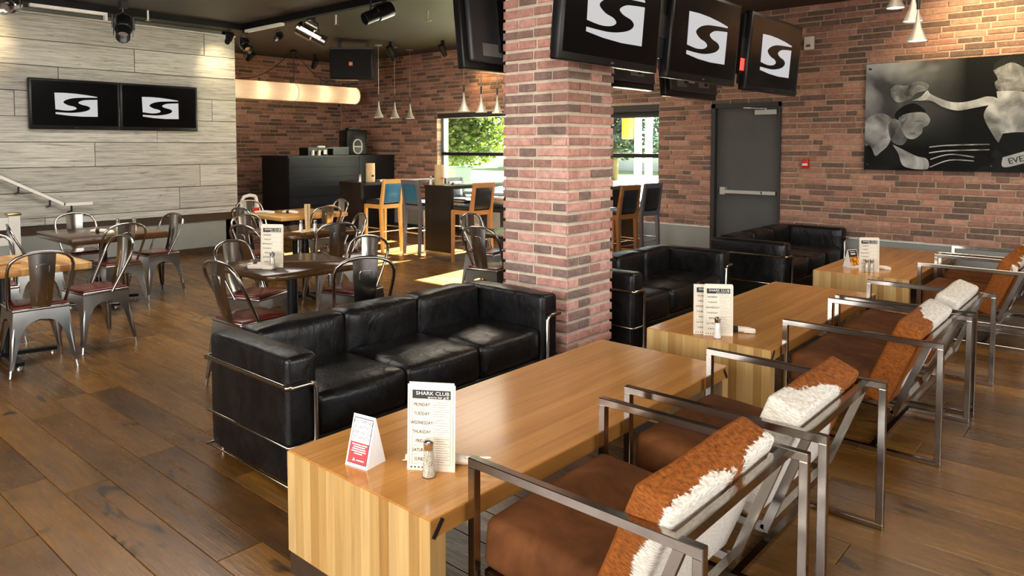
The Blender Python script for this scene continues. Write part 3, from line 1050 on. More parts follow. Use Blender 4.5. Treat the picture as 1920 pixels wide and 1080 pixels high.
# ------------------------------------------------------------------ metal cafe chairs
def cafe_chair_proto():
    t = thing('metal_cafe_chair', '', 'chair', (0,0,0), 0, 'gunmetal cafe chairs with splat backs')
    zt, a, b_ = 0.435, 0.168, 0.212
    off = lambda z: a+(b_-a)*(1-z/zt)
    inner = [(0.0, 0.374), (0.035, 0.370), (0.068, 0.357), (0.096, 0.335), (0.118, 0.30), (0.136, 0.25), (0.153, 0.18), (0.172, 0.10), (0.184, 0.052)]
    for q in range(4):
        mb = MB()
        for side in (0, 1):
            rot = Matrix.Rotation(q*PI/2, 3, 'Z')
            P = []; F = []
            for tk in (0.0, -0.0035):
                for (s, z) in inner:
                    d = off(z)+tk
                    P.append((s, -d, z) if side == 0 else (d, -s, z))
                for (s, z) in inner:
                    zz = zt if s < 0.10 else max(0.0, zt*(1-(s-0.10)/0.076)) if s > 0.10 else zt
                    zz = max(zz, z)
                    if s < 0.115:
                        so = s; zz = zt
                    else:
                        zz = z; so = off(z)
                    if s == 0.118: so, zz = off(zt), zt
                    d = off(zz)+tk
                    so = min(so, off(zz))
                    P.append((so, -d, zz) if side == 0 else (d, -so, zz))
            n = len(inner)
            for i in range(n-1):
                F.append((i, i+1, n+i+1, n+i))
                F.append((2*n+i, 3*n+i, 3*n+i+1, 2*n+i+1))
                F.append((i, 2*n+i, 2*n+i+1, i+1))
            F.append((n-1, 2*n-1, 4*n-1, 3*n-1))
            mb.add([rot @ Vector(p) for p in P], F)
        # pressed rib down the corner and a foot cap
        c = Matrix.Rotation(q*PI/2, 3, 'Z')
        mb.tube([c @ Vector((off(z)-0.012, -off(z)+0.012, z)) for z in (0.33, 0.25, 0.12, 0.055)], [0.012, 0.016, 0.013, 0.009], 8)
        leg = obj('leg', mb, M['steel'], t, smooth=35)
        obj('foot_cap', MB().add([], []) .tube([c @ Vector((off(0.07)-0.011, -off(0.07)+0.011, 0.07)), c @ Vector((off(0)-0.008, -off(0)+0.008, 0.0))], 0.0105, 8), M['bright_steel'], leg, smooth=40)
    seat = rbox('seat', 0.35, 0.35, 0.022, 0.010, 3, 0, 0, 0, 1, (0, 0, 0.446))
    obj('seat', seat, M['steel'], t)
    obj('seat_pad', rbox('seat_pad', 0.325, 0.325, 0.016, 0.007, 2, 0.004, 3, 0, 1, (0, 0.004, 0.463)), M['red_seat'], t)
    # hoop of the back: from the seat sides up and over
    hoop = []
    for i in range(25):
        u = i/24
        ang = PI*u
        x = 0.205*math.cos(ang)
        if u < 0.28 or u > 0.72:
            pass
        hoop.append((x, 0, 0))
    pts = [(0.172, -0.045, 0.44), (0.182, -0.085, 0.52), (0.192, -0.135, 0.62), (0.198, -0.175, 0.70), (0.196, -0.195, 0.745),
           (0.182, -0.212, 0.785), (0.150, -0.224, 0.815), (0.105, -0.231, 0.834), (0.055, -0.235, 0.844), (0, -0.236, 0.847)]
    pts = pts+[(-p[0], p[1], p[2]) for p in pts[-2::-1]]
    obj('back_hoop', MB().tube(pts, 0.0115, 8), M['steel'], t, smooth=60)
    # splat: slightly curved sheet with a pressed panel
    def splat(w0, w1, z0, z1, y0, y1, tk, nz=6, curve=0.014):
        m_ = MB(); P = []; F = []
        for layer in (0, 1):
            for i in range(nz+1):
                u = i/nz
                for j in range(5):
                    v = j/4*2-1
                    wd = w0+(w1-w0)*u
                    P.append((v*wd, y0+(y1-y0)*u-0.02*math.sin(PI*u)-curve*(1-v*v)+layer*tk, z0+(z1-z0)*u))
        N = (nz+1)*5
        for i in range(nz):
            for j in range(4):
                k = i*5+j
                F.append((k, k+1, k+6, k+5)); F.append((N+k, N+k+5, N+k+6, N+k+1))
        for i in range(nz):
            F.append((i*5, (i+1)*5, N+(i+1)*5, N+i*5)); F.append((i*5+4, N+i*5+4, N+(i+1)*5+4, (i+1)*5+4))
        for j in range(4):
            F.append((j, N+j, N+j+1, j+1)); F.append((nz*5+j, nz*5+j+1, N+nz*5+j+1, N+nz*5+j))
        return m_.add(P, F)
    sp = obj('splat', splat(0.062, 0.085, 0.44, 0.84, -0.150, -0.229, 0.004), M['steel'], t, smooth=40)
    rib = MB()
    loop = [(-0.030, 0.50), (-0.040, 0.74), (-0.034, 0.757), (0, 0.762), (0.034, 0.757), (0.040, 0.74), (0.030, 0.50)]
    def onsplat(x, z):
        u = (z-0.44)/0.40; wd = 0.062+0.023*u; v = x/wd
        return (x, -0.150-0.079*u-0.02*math.sin(PI*u)-0.014*(1-v*v)-0.001, z)
    rib.tube([onsplat(*p) for p in loop], 0.0035, 6)
    obj('pressed_rib', rib, M['steel'], sp, smooth=60)
    obj('under_brace', MB().bar((-0.16,-0.16,0.33), (0.16,0.16,0.33), 0.022, 0.004).bar((-0.16,0.16,0.335), (0.16,-0.16,0.335), 0.022, 0.004), M['steel'], t)
    return t
proto_chair = cafe_chair_proto()
_first = [True]
def cafe_chair(x, y, face, label):
    """face: direction (dx, dy) the sitter looks to"""
    rz = math.atan2(face[1], face[0])-PI/2
    if _first[0]:
        _first[0] = False
        proto_chair.location = (x, y, 0); proto_chair.rotation_euler = (0, 0, rz); proto_chair['label'] = label
        return proto_chair
    return dup(proto_chair, (x, y, 0), rz, label)
cafe_chair(1.630, 5.925, (0.05, 1), 'metal cafe chair with its back to the camera at the pale table at left edge')
cafe_chair(2.125, 6.22, (-1, -0.12), 'metal cafe chair on the right side of the pale butcher-block table at left edge')
cafe_chair(1.60, 6.95, (-0.1, -1), 'metal cafe chair behind the pale butcher-block table at left edge')
cafe_chair(0.99, 6.2, (1, 0.1), 'metal cafe chair at the left end of the butcher-block table, cut by the frame')
cafe_chair(2.72, 7.42, (-0.1, 1), 'metal cafe chair in front of the dark square table by the plank wall')
cafe_chair(3.27, 7.86, (-1, -0.15), 'metal cafe chair at the right side of the dark table by the plank wall')
cafe_chair(2.80, 8.52, (0, -1), 'metal cafe chair between the dark table and the plank wall')
cafe_chair(2.20, 7.85, (1, -0.2), 'metal cafe chair at the left side of the dark table by the plank wall')
cafe_chair(2.43, 4.40, (1, 0.05), 'metal cafe chair right behind the near sofa, left side of the dark table')
cafe_chair(2.84, 5.06, (0.35, -0.9), 'metal cafe chair on the far left of the dark table behind the near sofa')
cafe_chair(3.03, 4.03, (0.45, 0.9), 'metal cafe chair with its back to the near sofa, facing the menu card')
cafe_chair(3.44, 4.66, (-0.95, -0.25), 'metal cafe chair at the far right of the dark table with the menu')
cafe_chair(3.60, 6.28, (1, 0.2), 'metal cafe chair at the left of the dark table with the cutlery cup')
cafe_chair(4.14, 5.98, (0.25, 1), 'metal cafe chair with back to camera at the dark table with cutlery cup')
cafe_chair(4.60, 6.42, (-0.9, 0.3), 'metal cafe chair at the right of the dark table with the cutlery cup')
cafe_chair(3.98, 6.98, (0.2, -1), 'metal cafe chair on the far side of the dark table with the cutlery cup')
cafe_chair(4.55, 8.05, (1, 0.1), 'metal cafe chair at the left of the amber table in front of the black booth')
cafe_chair(5.00, 8.80, (0.1, -1), 'metal cafe chair on the far side of the amber table before the black booth')
cafe_chair(5.20, 7.72, (0.1, 1), 'metal cafe chair with its back to the camera at the amber table')
cafe_chair(5.72, 8.30, (-1, 0.1), 'metal cafe chair at the right of the amber table in front of the black booth')
cafe_chair(4.93, 4.55, (1, 0.15), 'metal cafe chair just left of the brick column, nearest the column')
cafe_chair(5.62, 5.25, (0.2, -1), 'metal cafe chair behind the other one at the column\'s left edge')

# ------------------------------------------------------------------ dining tables
def dining_table(x0, x1, y0, y1, m, label, z=0.72, th=0.04, rnd=0.03, corner=0):
    cx, cy = (x0+x1)/2, (y0+y1)/2
    t = thing('dining_table', label, 'table', (cx, cy, 0), 0, 'square dining tables')
    if corner:
        a, b_ = (x1-x0)/2, (y1-y0)/2
        ring = []
        for sx, sy, a0 in ((1,1,0), (-1,1,90), (-1,-1,180), (1,-1,270)):
            for k in range(7):
                q = R(a0+k*15)
                ring.append((sx*(a-corner)+corner*math.cos(q), sy*(b_-corner)+corner*math.sin(q)))
        P = []; F = []; n = len(ring)
        lev = [(0.985, z-th), (0.996, z-th*0.85), (1.0, z-th*0.5), (0.996, z-th*0.15), (0.985, z)]
        for s_, zz in lev:
            P += [(p*s_, q*s_, zz) for p, q in ring]
        for i in range(len(lev)-1):
            for k in range(n):
                F.append((i*n+k, i*n+(k+1) % n, (i+1)*n+(k+1) % n, (i+1)*n+k))
        F.append(tuple(range(n-1, -1, -1))); F.append(tuple((len(lev)-1)*n+k for k in range(n)))
        obj('tabletop', MB().add(P, F), m, t, smooth=50)
    else:
        obj('tabletop', rbox('tabletop', x1-x0, y1-y0, th, min(rnd, th*0.45), 3, 0, 0, 0, 1, (0, 0, z-th/2)), m, t)
    obj('pedestal', MB().lathe([(0.038, 0.05), (0.038, z-th-0.02)], 14), M['black_plastic'], t, smooth=50)
    obj('top_plate', MB().box(-0.18, 0.18, -0.03, 0.03, z-th-0.022, z-th).box(-0.03, 0.03, -0.18, 0.18, z-th-0.022, z-th), M['black_plastic'], t)
    f = MB()
    for k in range(4):
        a = k*PI/2
        d = Vector((math.cos(a), math.sin(a), 0))
        f.bar(d*0.02+Vector((0,0,0.05)), d*0.32+Vector((0,0,0.032)), 0.055, 0.028)
    ft = obj('foot', f, M['black_plastic'], t)
    for k in range(4):
        a = k*PI/2
        obj('leveller', MB().lathe([(0.02, 0), (0.02, 0.008), (0.008, 0.010), (0.008, 0.03)], 10, (0.30*math.cos(a), 0.30*math.sin(a), 0)), M['bright_steel'], ft)
    return t
dining_table(1.08, 1.98, 5.84, 6.68, M['butcher'], 'pale butcher-block table at the left edge of the room', th=0.05, rnd=0.008)
dining_table(2.33, 3.20, 7.36, 8.36, M['dark_table'], 'dark wooden table close to the plank wall', th=0.06, rnd=0.006)
dining_table(2.50, 3.32, 4.27, 5.06, M['dark_table'], 'dark square table right behind the near sofa, with a menu card', corner=0.14)
dining_table(3.76, 4.64, 6.03, 6.93, M['dark_table'], 'dark square table with salt shakers and a cutlery cup', corner=0.14)
dining_table(4.72, 5.68, 7.78, 8.72, M['butcher'], 'amber butcher-block table in front of the black booth', th=0.05, rnd=0.008)
dining_table(5.15, 5.95, 4.35, 5.10, M['dark_table'], 'dark table half hidden behind the left edge of the brick column')

# ------------------------------------------------------------------ bar tables and stools
BT = 1.03
def bar_table(x0, x1, y0, y1, label):
    t = thing('bar_table', label, 'table', (x0, y0, 0), 0, 'high dark bar tables by the window')
    L, W = x1-x0, y1-y0
    obj('bar_top', MB().box(0, L, 0, W, BT-0.045, BT), M['bar_dark'], t)
    for a in (0.0, L-0.06):
        p = obj('slab_leg', MB().box(a+0.004, a+0.056, 0.01, W-0.01, 0.11, BT-0.045), M['bar_dark'], t)
        obj('steel_plinth', MB().box(a+0.008, a+0.052, 0.014, W-0.014, 0, 0.11), M['steel'], p)
    return t
bar_table(6.68, 8.75, 8.82, 9.36, 'high dark bar table with a menu stand in front of the black booth')
bar_table(6.88, 8.75, 7.10, 7.64, 'high dark bar table whose slab leg stands left of the brick column')
bar_table(7.30, 8.95, 5.42, 5.98, 'high dark bar table hidden behind the brick column by the window')
def bar_stool(x, y, face, frame, pad, label, seat_pad=None):
    rz = math.atan2(face[1], face[0])-PI/2
    t = thing('bar_stool', label, 'stool', (x, y, 0), rz, 'upholstered bar stools')
    w_, d = 0.40, 0.40
    for s in (-1, 1):
        obj('leg', MB().taper((s*(w_/2-0.02), d/2-0.02, 0), (s*(w_/2-0.022), d/2-0.025, 0.70), 0.034, 0.042), frame, t)
        m_ = MB()
        m_.taper((s*(w_/2-0.02), -d/2-0.01, 0), (s*(w_/2-0.022), -d/2+0.02, 0.66), 0.036, 0.046)
        m_.taper((s*(w_/2-0.022), -d/2+0.02, 0.66), (s*(w_/2-0.03), -d/2-0.045, 1.085), 0.046, 0.036)
        obj('leg', m_, frame, t)
    obj('seat_rail', MB().box(-w_/2+0.01, w_/2-0.01, -d/2+0.005, -d/2+0.035, 0.655, 0.715).box(-w_/2+0.01, w_/2-0.01, d/2-0.04, d/2-0.01, 0.655, 0.715).box(-w_/2+0.005, -w_/2+0.035, -d/2, d/2-0.01, 0.655, 0.715).box(w_/2-0.035, w_/2-0.005, -d/2, d/2-0.01, 0.655, 0.715), frame, t)
    obj('seat_pad', rbox('seat_pad', w_-0.03, d-0.03, 0.06, 0.022, 3, 0.008, 3, 0, 1, (0, 0.0, 0.745)), seat_pad or M['dark_vinyl'], t)
    obj('top_rail', MB().obox((0, -d/2-0.040, 1.055), w_-0.07, 0.034, 0.062, Matrix.Rotation(R(8.5), 3, 'X')), frame, t)
    obj('back_rest', rbox('back_rest', w_-0.095, 0.036, 0.29, 0.012, 2, 0.004, 3, 0, 1, (0,0,0)), pad, t, (0, -d/2-0.014, 0.885), (R(8.5), 0, 0))
    f = MB()
    f.tube([(-w_/2+0.02, d/2-0.02, 0.28), (w_/2-0.02, d/2-0.02, 0.28)], 0.009, 8)
    f.tube([(-w_/2+0.02, -d/2, 0.32), (w_/2-0.02, -d/2, 0.32)], 0.009, 8)
    for s in (-1, 1):
        f.tube([(s*(w_/2-0.02), d/2-0.02, 0.36), (s*(w_/2-0.02), -d/2, 0.36)], 0.009, 8)
    obj('foot_rail', f, M['bright_steel'], t, smooth=50)
    return t
bar_stool(6.93, 8.62, (0.0, 1), M['stool_yellow'], M['teal'], 'honey-coloured bar stool with teal back, facing the black booth')
bar_stool(7.16, 7.98, (1, -0.08), M['stool_grey'], M['teal'], 'grey bar stool with blue back beside the honey-coloured one')
bar_stool(7.05, 6.88, (0.05, 1), M['stool_tan'], M['dark_vinyl'], 'tan bar stool with dark back left of the brick column')
bar_stool(7.62, 6.82, (0.0, 1), M['stool_black'], M['dark_vinyl'], 'black bar stool cut by the left edge of the brick column')
bar_stool(7.95, 7.90, (0, -1), M['stool_black'], M['dark_vinyl'], 'black bar stool on the far side of the bar table, under the window')
bar_stool(7.86, 5.10, (0.1, 1), M['stool_brown'], M['dark_vinyl'], 'brown bar stool right at the right edge of the brick column')
bar_stool(8.44, 5.12, (0.1, 1), M['stool_grey'], M['dark_vinyl'], 'grey bar stool with dark back below the window, right of the column')

# ------------------------------------------------------------------ black booth in the corner and what stands on it
t = thing('corner_booth', 'black music booth with horizontal board front in the brick corner', 'booth', (6.77, 10.95, 0))
obj('booth_body', MB().box(0.02, 2.32, 0.03, 0.85, 0.0, 1.385), M['black_gloss'], t)
for k in range(8):
    z0 = 0.03+k*0.168
    obj('front_board', MB().box(0.03, 1.50, 0.0, 0.03, z0, z0+0.164), M['slate_board'], t)
obj('front_panel', MB().box(1.51, 2.32, 0.005, 0.03, 0.03, 1.385), M['black_gloss'], t)
obj('booth_top', MB().box(0.0, 2.32, -0.02, 0.86, 1.385, 1.41), M['black_gloss'], t)
t = thing('loudspeaker', 'black loudspeaker with a pale ring emblem standing on the booth', 'speaker', (8.35, 11.25, 1.412), R(-10))
obj('cabinet', rbox('cabinet', 0.42, 0.36, 0.46, 0.02, 2, 0, 0, 0, 1, (0, 0, 0.23)), M['black_plastic'], t)
obj('top_handle', MB().box(-0.12, 0.12, -0.08, 0.08, 0.46, 0.50), M['black_plastic'], t)
ring = MB()
pts = [(0.085*math.cos(a)*(1.0), -0.186, 0.155+0.13*abs(math.sin(a))**0.7*(1 if math.sin(a) >= 0 else -1)) for a in [2*PI*i/24 for i in range(24)]]
ring.tube(pts, 0.012, 6, True)
ring.tube([(-0.085, -0.186, 0.155), (0.085, -0.186, 0.155)], 0.010, 6)
obj('ring_emblem', ring, M['white_plastic'], t)
t = thing('dj_mixer', 'small black mixer with white knobs on top of the booth', 'mixer', (7.42, 11.15, 1.41), 0)
obj('mixer_body', MB().box(-0.20, 0.20, -0.14, 0.14, 0.07, 0.14).box(-0.20, -0.17, -0.14, 0.14, 0, 0.07).box(0.17, 0.2, -0.14, 0.14, 0, 0.07), M['black_plastic'], t)
for k in range(2):
    obj('white_foot', MB().box(-0.13+k*0.13, -0.09+k*0.13, -0.16, -0.12, 0.0, 0.09), M['white_plastic'], t)
obj('fader', MB().box(0.0, 0.14, -0.15, -0.10, 0.14, 0.17), M['white_plastic'], t)
obj('display', MB().box(0.10, 0.16, -0.17, -0.15, 0.02, 0.10), M['white_card'], t)
t = thing('laptop_case', 'flat black case between the mixer and the loudspeaker on the booth', 'case', (7.87, 11.2, 1.41), 0)
obj('case_lower', MB().box(-0.1, 0.24, -0.14, 0.14, 0, 0.12), M['black_plastic'], t)
obj('case_lid', MB().box(-0.22, 0.24, -0.15, 0.15, 0.12, 0.15), M['frame_dark'], t)
# white booster stand past the end of the plank wall
t = thing('booster_stand', 'small white booster stand with a red strap at the end of the plank wall', 'stand', (5.76, 10.42, 0))
for sx in (-0.11, 0.11):
    for sy in (-0.11, 0.11):
        obj('leg', MB().taper((sx*1.2, sy*1.2, 0), (sx, sy, 0.62), 0.028, 0.024), M['white_plastic'], t)
obj('seat', rbox('seat', 0.26, 0.26, 0.05, 0.015, 2, 0,0,0,1,(0, 0, 0.60)), M['white_plastic'], t)
obj('red_strap', MB().box(-0.03, 0.10, -0.142, -0.128, 0.50, 0.63), M['red_plastic'], t)
m_ = MB().tube([(-0.12, 0.0, 0.62), (-0.12, -0.02, 0.74), (-0.09, -0.03, 0.80), (0, -0.035, 0.82), (0.09, -0.03, 0.80), (0.12, -0.02, 0.74), (0.12, 0.0, 0.62)], 0.028, 8)
obj('back_hoop', m_, M['white_plastic'], t, smooth=60)
obj('side_post', MB().bar((0.10, -0.10, 0.60), (0.06, -0.10, 0.80), 0.04, 0.04), M['white_plastic'], t)
# ------------------------------------------------------------------ screens
def smooth_curve(pts, n=5):
    out = []
    N = len(pts)
    for i in range(N-1):
        p0 = pts[max(i-1, 0)]; p1 = pts[i]; p2 = pts[i+1]; p3 = pts[min(i+2, N-1)]
        for k in range(n):
            t = k/n
            f = lambda a, b_, c, d: 0.5*((2*b_)+(-a+c)*t+(2*a-5*b_+4*c-d)*t*t+(-a+3*b_-3*c+d)*t**3)
            out.append((f(p0[0], p1[0], p2[0], p3[0]), f(p0[1], p1[1], p2[1], p3[1])))
    out.append(pts[-1])
    return out
_up = smooth_curve([(716,696),(640,699),(555,705),(497,719),(468,741),(500,762),(545,772),(562,786),(535,799),(480,803),(411,796)])
LOGO_UP = [(407,672),(480,670),(560,673),(640,680),(716,690)]+_up
_lo = smooth_curve([(717,712),(655,716),(608,722),(576,739),(598,754),(645,765),(662,781),(640,799),(590,812),(530,819),(470,819),(411,817)])
LOGO_LO = _lo+[(411,831),(500,841),(600,846),(717,844)]
def logo_mesh(w_, h_, y):
    m_ = MB()
    for poly in (LOGO_UP, LOGO_LO):
        q = [((p[0]-562)/310*w_, -(p[1]-757)/178*h_) for p in poly]
        m_.prism(q, y, y+0.001, lambda a, b_, t: (a, t, b_))
    return m_
def tv(name, label, cx, cy, cz, W, H_, rx=0.0, rz=0.0, lit=True, group=None, pole=None, wall=False, scale=(0.58, 0.52)):
    """screen faces local -Y; origin at its centre"""
    t = thing(name, label, 'screen', (cx, cy, cz), rz, group)
    if rx:
        t.rotation_euler = (rx, 0, rz)
    obj('casing', rbox('casing', W, 0.07, H_, 0.010, 2, 0,0,0,1,(0, 0.0, 0)), M['black_plastic'], t)
    obj('back_shell', rbox('back_shell', W*0.92, 0.05, H_*0.86, 0.018, 2, 0,0,0,1,(0, 0.055, 0)), M['tv_back'], t)
    s = obj('screen_glass', MB().box(-W/2+0.028, W/2-0.028, -0.0365, -0.034, -H_/2+0.05, H_/2-0.028), M['screen'], t)
    if lit:
        obj('screen_logo', logo_mesh(W*scale[0], H_*scale[1], -0.039), M['logo'], s)
    lg = MB().lathe([(0.006, -0.0005), (0.006, 0.0005)], 10)
    me = lg.mesh('brand_dot'); me.transform(Matrix.Translation((-0.012, -0.0365, -H_/2+0.024)) @ Matrix.Rotation(R(90), 4, 'X'))
    obj('brand_dot', me, M['grey_label'], t)
    put_text('brand_text', 'LG', 0.016, M['grey_label'], t, Matrix.Translation((0.010, -0.0362, -H_/2+0.024)) @ Matrix.Rotation(R(90), 4, 'X'))
    obj('label_sticker', MB().box(0.02, 0.16, 0.080, 0.0815, -H_*0.28, -H_*0.12), M['white_print'], t)
    obj('vent_plate', MB().box(-0.30, -0.06, 0.080, 0.084, -H_*0.34, -H_*0.16), M['grey_label'], t)
    obj('vent_plate', MB().box(0.20, 0.40, 0.080, 0.084, -H_*0.36, -H_*0.22), M['grey_label'], t)
    b_ = MB()
    for xx in (-0.22, 0.22):
        b_.box(xx-0.02, xx+0.02, 0.08, 0.105, -0.2, 0.24)
    b_.box(-0.26, 0.26, 0.105, 0.125, 0.02, 0.10).box(-0.26, 0.26, 0.105, 0.125, -0.16, -0.10)
    obj('mount_bracket', b_, M['frame_black'], t)
    return t
g1 = 'screens with the white wave emblem'
tv('wall_screen', 'black screen with wave emblem on the plank wall, left one of the pair', 3.362, YP-0.07, 2.098, 1.045, 0.63, 0, 0, True, 'pair of screens on the plank wall', scale=(0.47, 0.47))
tv('wall_screen', 'black screen with wave emblem on the plank wall, right one of the pair', 4.410, YP-0.07, 2.098, 1.045, 0.63, 0, 0, True, 'pair of screens on the plank wall', scale=(0.47, 0.47))
TW, THH = 1.11, 0.655
tilt = R(-5)
tv('hanging_screen', 'big hanging screen with wave emblem in front of the brick column', 3.90, 2.57, 2.40, TW, THH, -tilt, 0, True, g1)
tvs = []
tvs.append(tv('hanging_screen', 'hanging screen with wave emblem between two others, right of the column', 5.15, 2.57, 2.385, TW, THH, -tilt, 0, True, g1))
tvs.append(tv('hanging_screen', 'hanging screen with wave emblem in front of the exit door', 6.50, 2.57, 2.375, TW+0.06, THH, -tilt, 0, True, g1))
g2 = 'screens seen from behind'
tv('hanging_screen', 'back of a grey screen left of the brick column, white sticker on it', 4.19, 3.68, 2.44, TW, THH, R(6), PI, False, g2)
tv('hanging_screen', 'dark back of a screen below the big emblem screen, right of the column', 5.68, 3.68, 2.43, TW, THH, R(6), PI, False, g2)
tv('hanging_screen', 'dark back of a screen under the middle emblem screen', 7.02, 3.68, 2.40, TW, THH, R(6), PI, False, g2)
for k, (xx, yy) in enumerate(((5.30, 3.13), (6.70, 3.13))):
    t = thing('screen_mount', ('black ceiling pole carrying the middle emblem screen', 'black ceiling pole carrying the screen by the exit door')[k], 'mount', (xx, yy, 0), 0, 'ceiling poles of the screens')
    obj('pole', MB().box(-0.03, 0.03, -0.03, 0.03, 2.40, CEIL), M['frame_black'], t)
    obj('cross_arm', MB().box(-0.04, 0.04, -0.42, 0.42, 2.42, 2.50), M['frame_black'], t)
    obj('ceiling_plate', MB().box(-0.12, 0.12, -0.12, 0.12, CEIL-0.02, CEIL), M['frame_black'], t)
for k, t in enumerate(tvs):
    b_ = obj('media_box', MB().box(-0.66, -0.555, 0.0, 0.06, -0.06, 0.10).box(-0.63, -0.56, 0.01, 0.05, -0.2, 0.3), M['frame_black'], t)
    if k:
        obj('red_light', MB().box(-0.655, -0.575, -0.004, 0.0, -0.17, -0.07), M['red_led'], b_)
# ------------------------------------------------------------------ picture on the right wall
def poster():
    y1, y0, z0, z1 = 2.474, 0.30, 1.302, 2.512
    t = thing('framed_photograph', 'large black and white boxing photograph on the brick wall', 'picture', (XW-0.05, y1, z0))
    W, H_ = y1-y0, z1-z0
    b = NB('photo_backdrop')
    tc = b.n('TexCoord').outputs['Object']
    n = b.noise(b.coord('Object', (1,1,1)), 1.4, 3, 0.5, 0.3)
    sp = b.n('SeparateXYZ'); b.l(tc, sp.inputs[0])
    gr = b.n('MapRange'); b.l(sp.outputs[1], gr.inputs[0]); gr.inputs[1].default_value = -1.0; gr.inputs[2].default_value = -0.15; gr.inputs[3].default_value = 0.0; gr.inputs[4].default_value = 0.6
    gz = b.n('MapRange'); b.l(sp.outputs[2], gz.inputs[0]); gz.inputs[1].default_value = 0.25; gz.inputs[2].default_value = 1.1
    mu = b.n('Math', operation='MULTIPLY'); b.l(gr.outputs[0], mu.inputs[0]); b.l(gz.outputs[0], mu.inputs[1])
    ad = b.n('Math', operation='MULTIPLY'); b.l(mu.outputs[0], ad.inputs[0]); b.l(b.ramp(n, [(0.3, G(0.4)), (0.7, G(1.6))]), ad.inputs[1])
    b.set(b.ramp(ad.outputs[0], [(0.0, G(0.006)), (0.2, G(0.08)), (0.5, G(0.5))]), 0.6, 0, Specular_IOR_Level=0.1)
    obj('print', MB().box(0, 0.008, -W, 0, 0, H_), b.m, t)
    def tone(name, stops, sc=4.0):
        q = NB(name)
        nn = q.noise(q.coord('Object'), sc, 4, 0.5, 0.5)
        q.set(q.ramp(nn, stops), 0.6, 0, Specular_IOR_Level=0.1)
        return q.m
    skin = tone('photo_light_tone', [(0.30, G(0.10)), (0.5, G(0.34)), (0.64, G(0.55))], 4.5)
    skin2 = tone('photo_mid_tone', [(0.32, G(0.05)), (0.5, G(0.18)), (0.66, G(0.40))], 6)
    dark = tone('photo_dark_tone', [(0.3, G(0.006)), (0.7, G(0.02))])
    pale = tone('photo_pale_tone', [(0.3, G(0.30)), (0.7, G(0.55))], 3)
    lay_ = [0]
    def shape(name, pts, m, closed=True):
        # pts in units of the visible crop: u right 0..1.55 m, v up
        lay_[0] += 1
        d = -0.0011*lay_[0]
        c = [(max(0.002, min(W-0.002, p)), max(0.002, min(H_-0.002, v))) for p, v in smooth_curve(pts+[pts[0]], 5)[:-1]]
        q = MB().prism([(-p[0], p[1]) for p in c], d, d-0.0006, lambda a, b_, tt: (tt, a, b_))
        obj(name, q, m, t)
    # zoomed crop pixels -> metres on the print (left edge 100 px, bottom 985 px, 820 px = 1.21 m)
    Z_ = lambda L: [((a-100)/806.0, (987+(a-100)*0.012-c)/(812+(a-100)*0.085)*1.21) for a, c in L]
    shape('print_figure', Z_([(100,610),(160,565),(240,550),(310,575),(345,620),(340,700),(300,800),(230,860),(200,890),(150,800),(105,790)]), skin)
    shape('print_figure', Z_([(100,800),(200,880),(330,800),(420,860),(440,960),(100,985)]), dark)
    shape('print_figure', Z_([(300,640),(345,590),(420,600),(470,700),(430,790),(350,780),(310,720)]), skin2)
    shape('print_figure', Z_([(352,590),(360,545),(420,495),(500,470),(570,500),(600,540),(520,548),(430,565),(390,600)]), dark)
    shape('print_figure', Z_([(385,585),(450,550),(580,540),(635,585),(625,635),(585,660),(575,700),(520,745),(460,740),(420,690),(390,640)]), skin)
    shape('print_figure', Z_([(500,612),(550,600),(600,618),(550,628)]), skin2)
    shape('print_figure', Z_([(470,702),(530,692),(565,700),(510,715)]), skin2)
    shape('print_figure', Z_([(400,575),(425,560),(440,590),(415,615)]), skin2)
    shape('print_figure', Z_([(340,790),(440,835),(540,880),(620,900),(640,960),(600,985),(440,960),(390,860)]), skin)
    shape('print_figure', Z_([(310,365),(360,330),(440,335),(480,310),(560,300),(620,330),(600,370),(520,395),(470,440),(380,465),(330,430)]), skin2)
    shape('print_figure', Z_([(490,450),(560,420),(610,370),(640,400),(760,450),(860,462),(960,445),(1060,415),(1130,430),(1110,470),(960,505),(850,525),(740,500),(640,450),(560,450)]), skin)
    shape('print_figure', Z_([(1100,165),(1180,110),(1300,100),(1420,130),(1440,230),(1300,230),(1220,180),(1110,230)]), dark)
    shape('print_figure', Z_([(1095,215),(1160,180),(1230,155),(1320,200),(1380,250),(1370,340),(1280,375),(1140,370),(1110,310),(1130,280)]), skin2)
    shape('print_figure', Z_([(1125,375),(1300,375),(1420,420),(1560,470),(1580,640),(1560,800),(1330,820),(1180,800),(1080,660),(1040,560),(1075,480),(1130,450)]), skin)
    shape('print_figure', Z_([(1180,700),(1330,690),(1560,740),(1580,840),(1330,860),(1190,900),(1100,880),(1140,800)]), dark)
    shape('print_figure', Z_([(970,998),(1060,950),(1180,880),(1330,840),(1590,800),(1590,998)]), dark)
    shape('print_figure', Z_([(1185,885),(1330,838),(1560,770),(1590,840),(1330,930),(1190,960)]), pale)
    for pts in ([(640,805),(780,790),(1090,780)], [(640,850),(780,832),(1090,822)], [(650,900),(800,860),(980,880)], [(650,960),(800,905),(980,910)]):
        q = Z_(pts)
        lay_[0] += 1
        c = smooth_curve(q, 5)
        poly = c+[(a, v-0.012) for a, v in reversed(c)]
        d = -0.0011*lay_[0]
        obj('print_rope', MB().prism([(-p[0], p[1]) for p in poly], d, d-0.0006, lambda a, b_, tt: (tt, a, b_)), skin, t)
    lay_[0] += 1
    put_text('print_lettering', 'EVERLAST', 0.085, dark, t, Matrix.Translation((-0.0011*lay_[0]-0.001, -1.575, 0.158)) @ Matrix.Rotation(R(-15), 4, 'X') @ Matrix(((0,0,-1,0),(-1,0,0,0),(0,1,0,0),(0,0,0,1))))
    obj('acrylic_cover', MB().box(-0.038, -0.034, -W-0.01, 0.012, -0.012, H_+0.012), M['acrylic'], t)
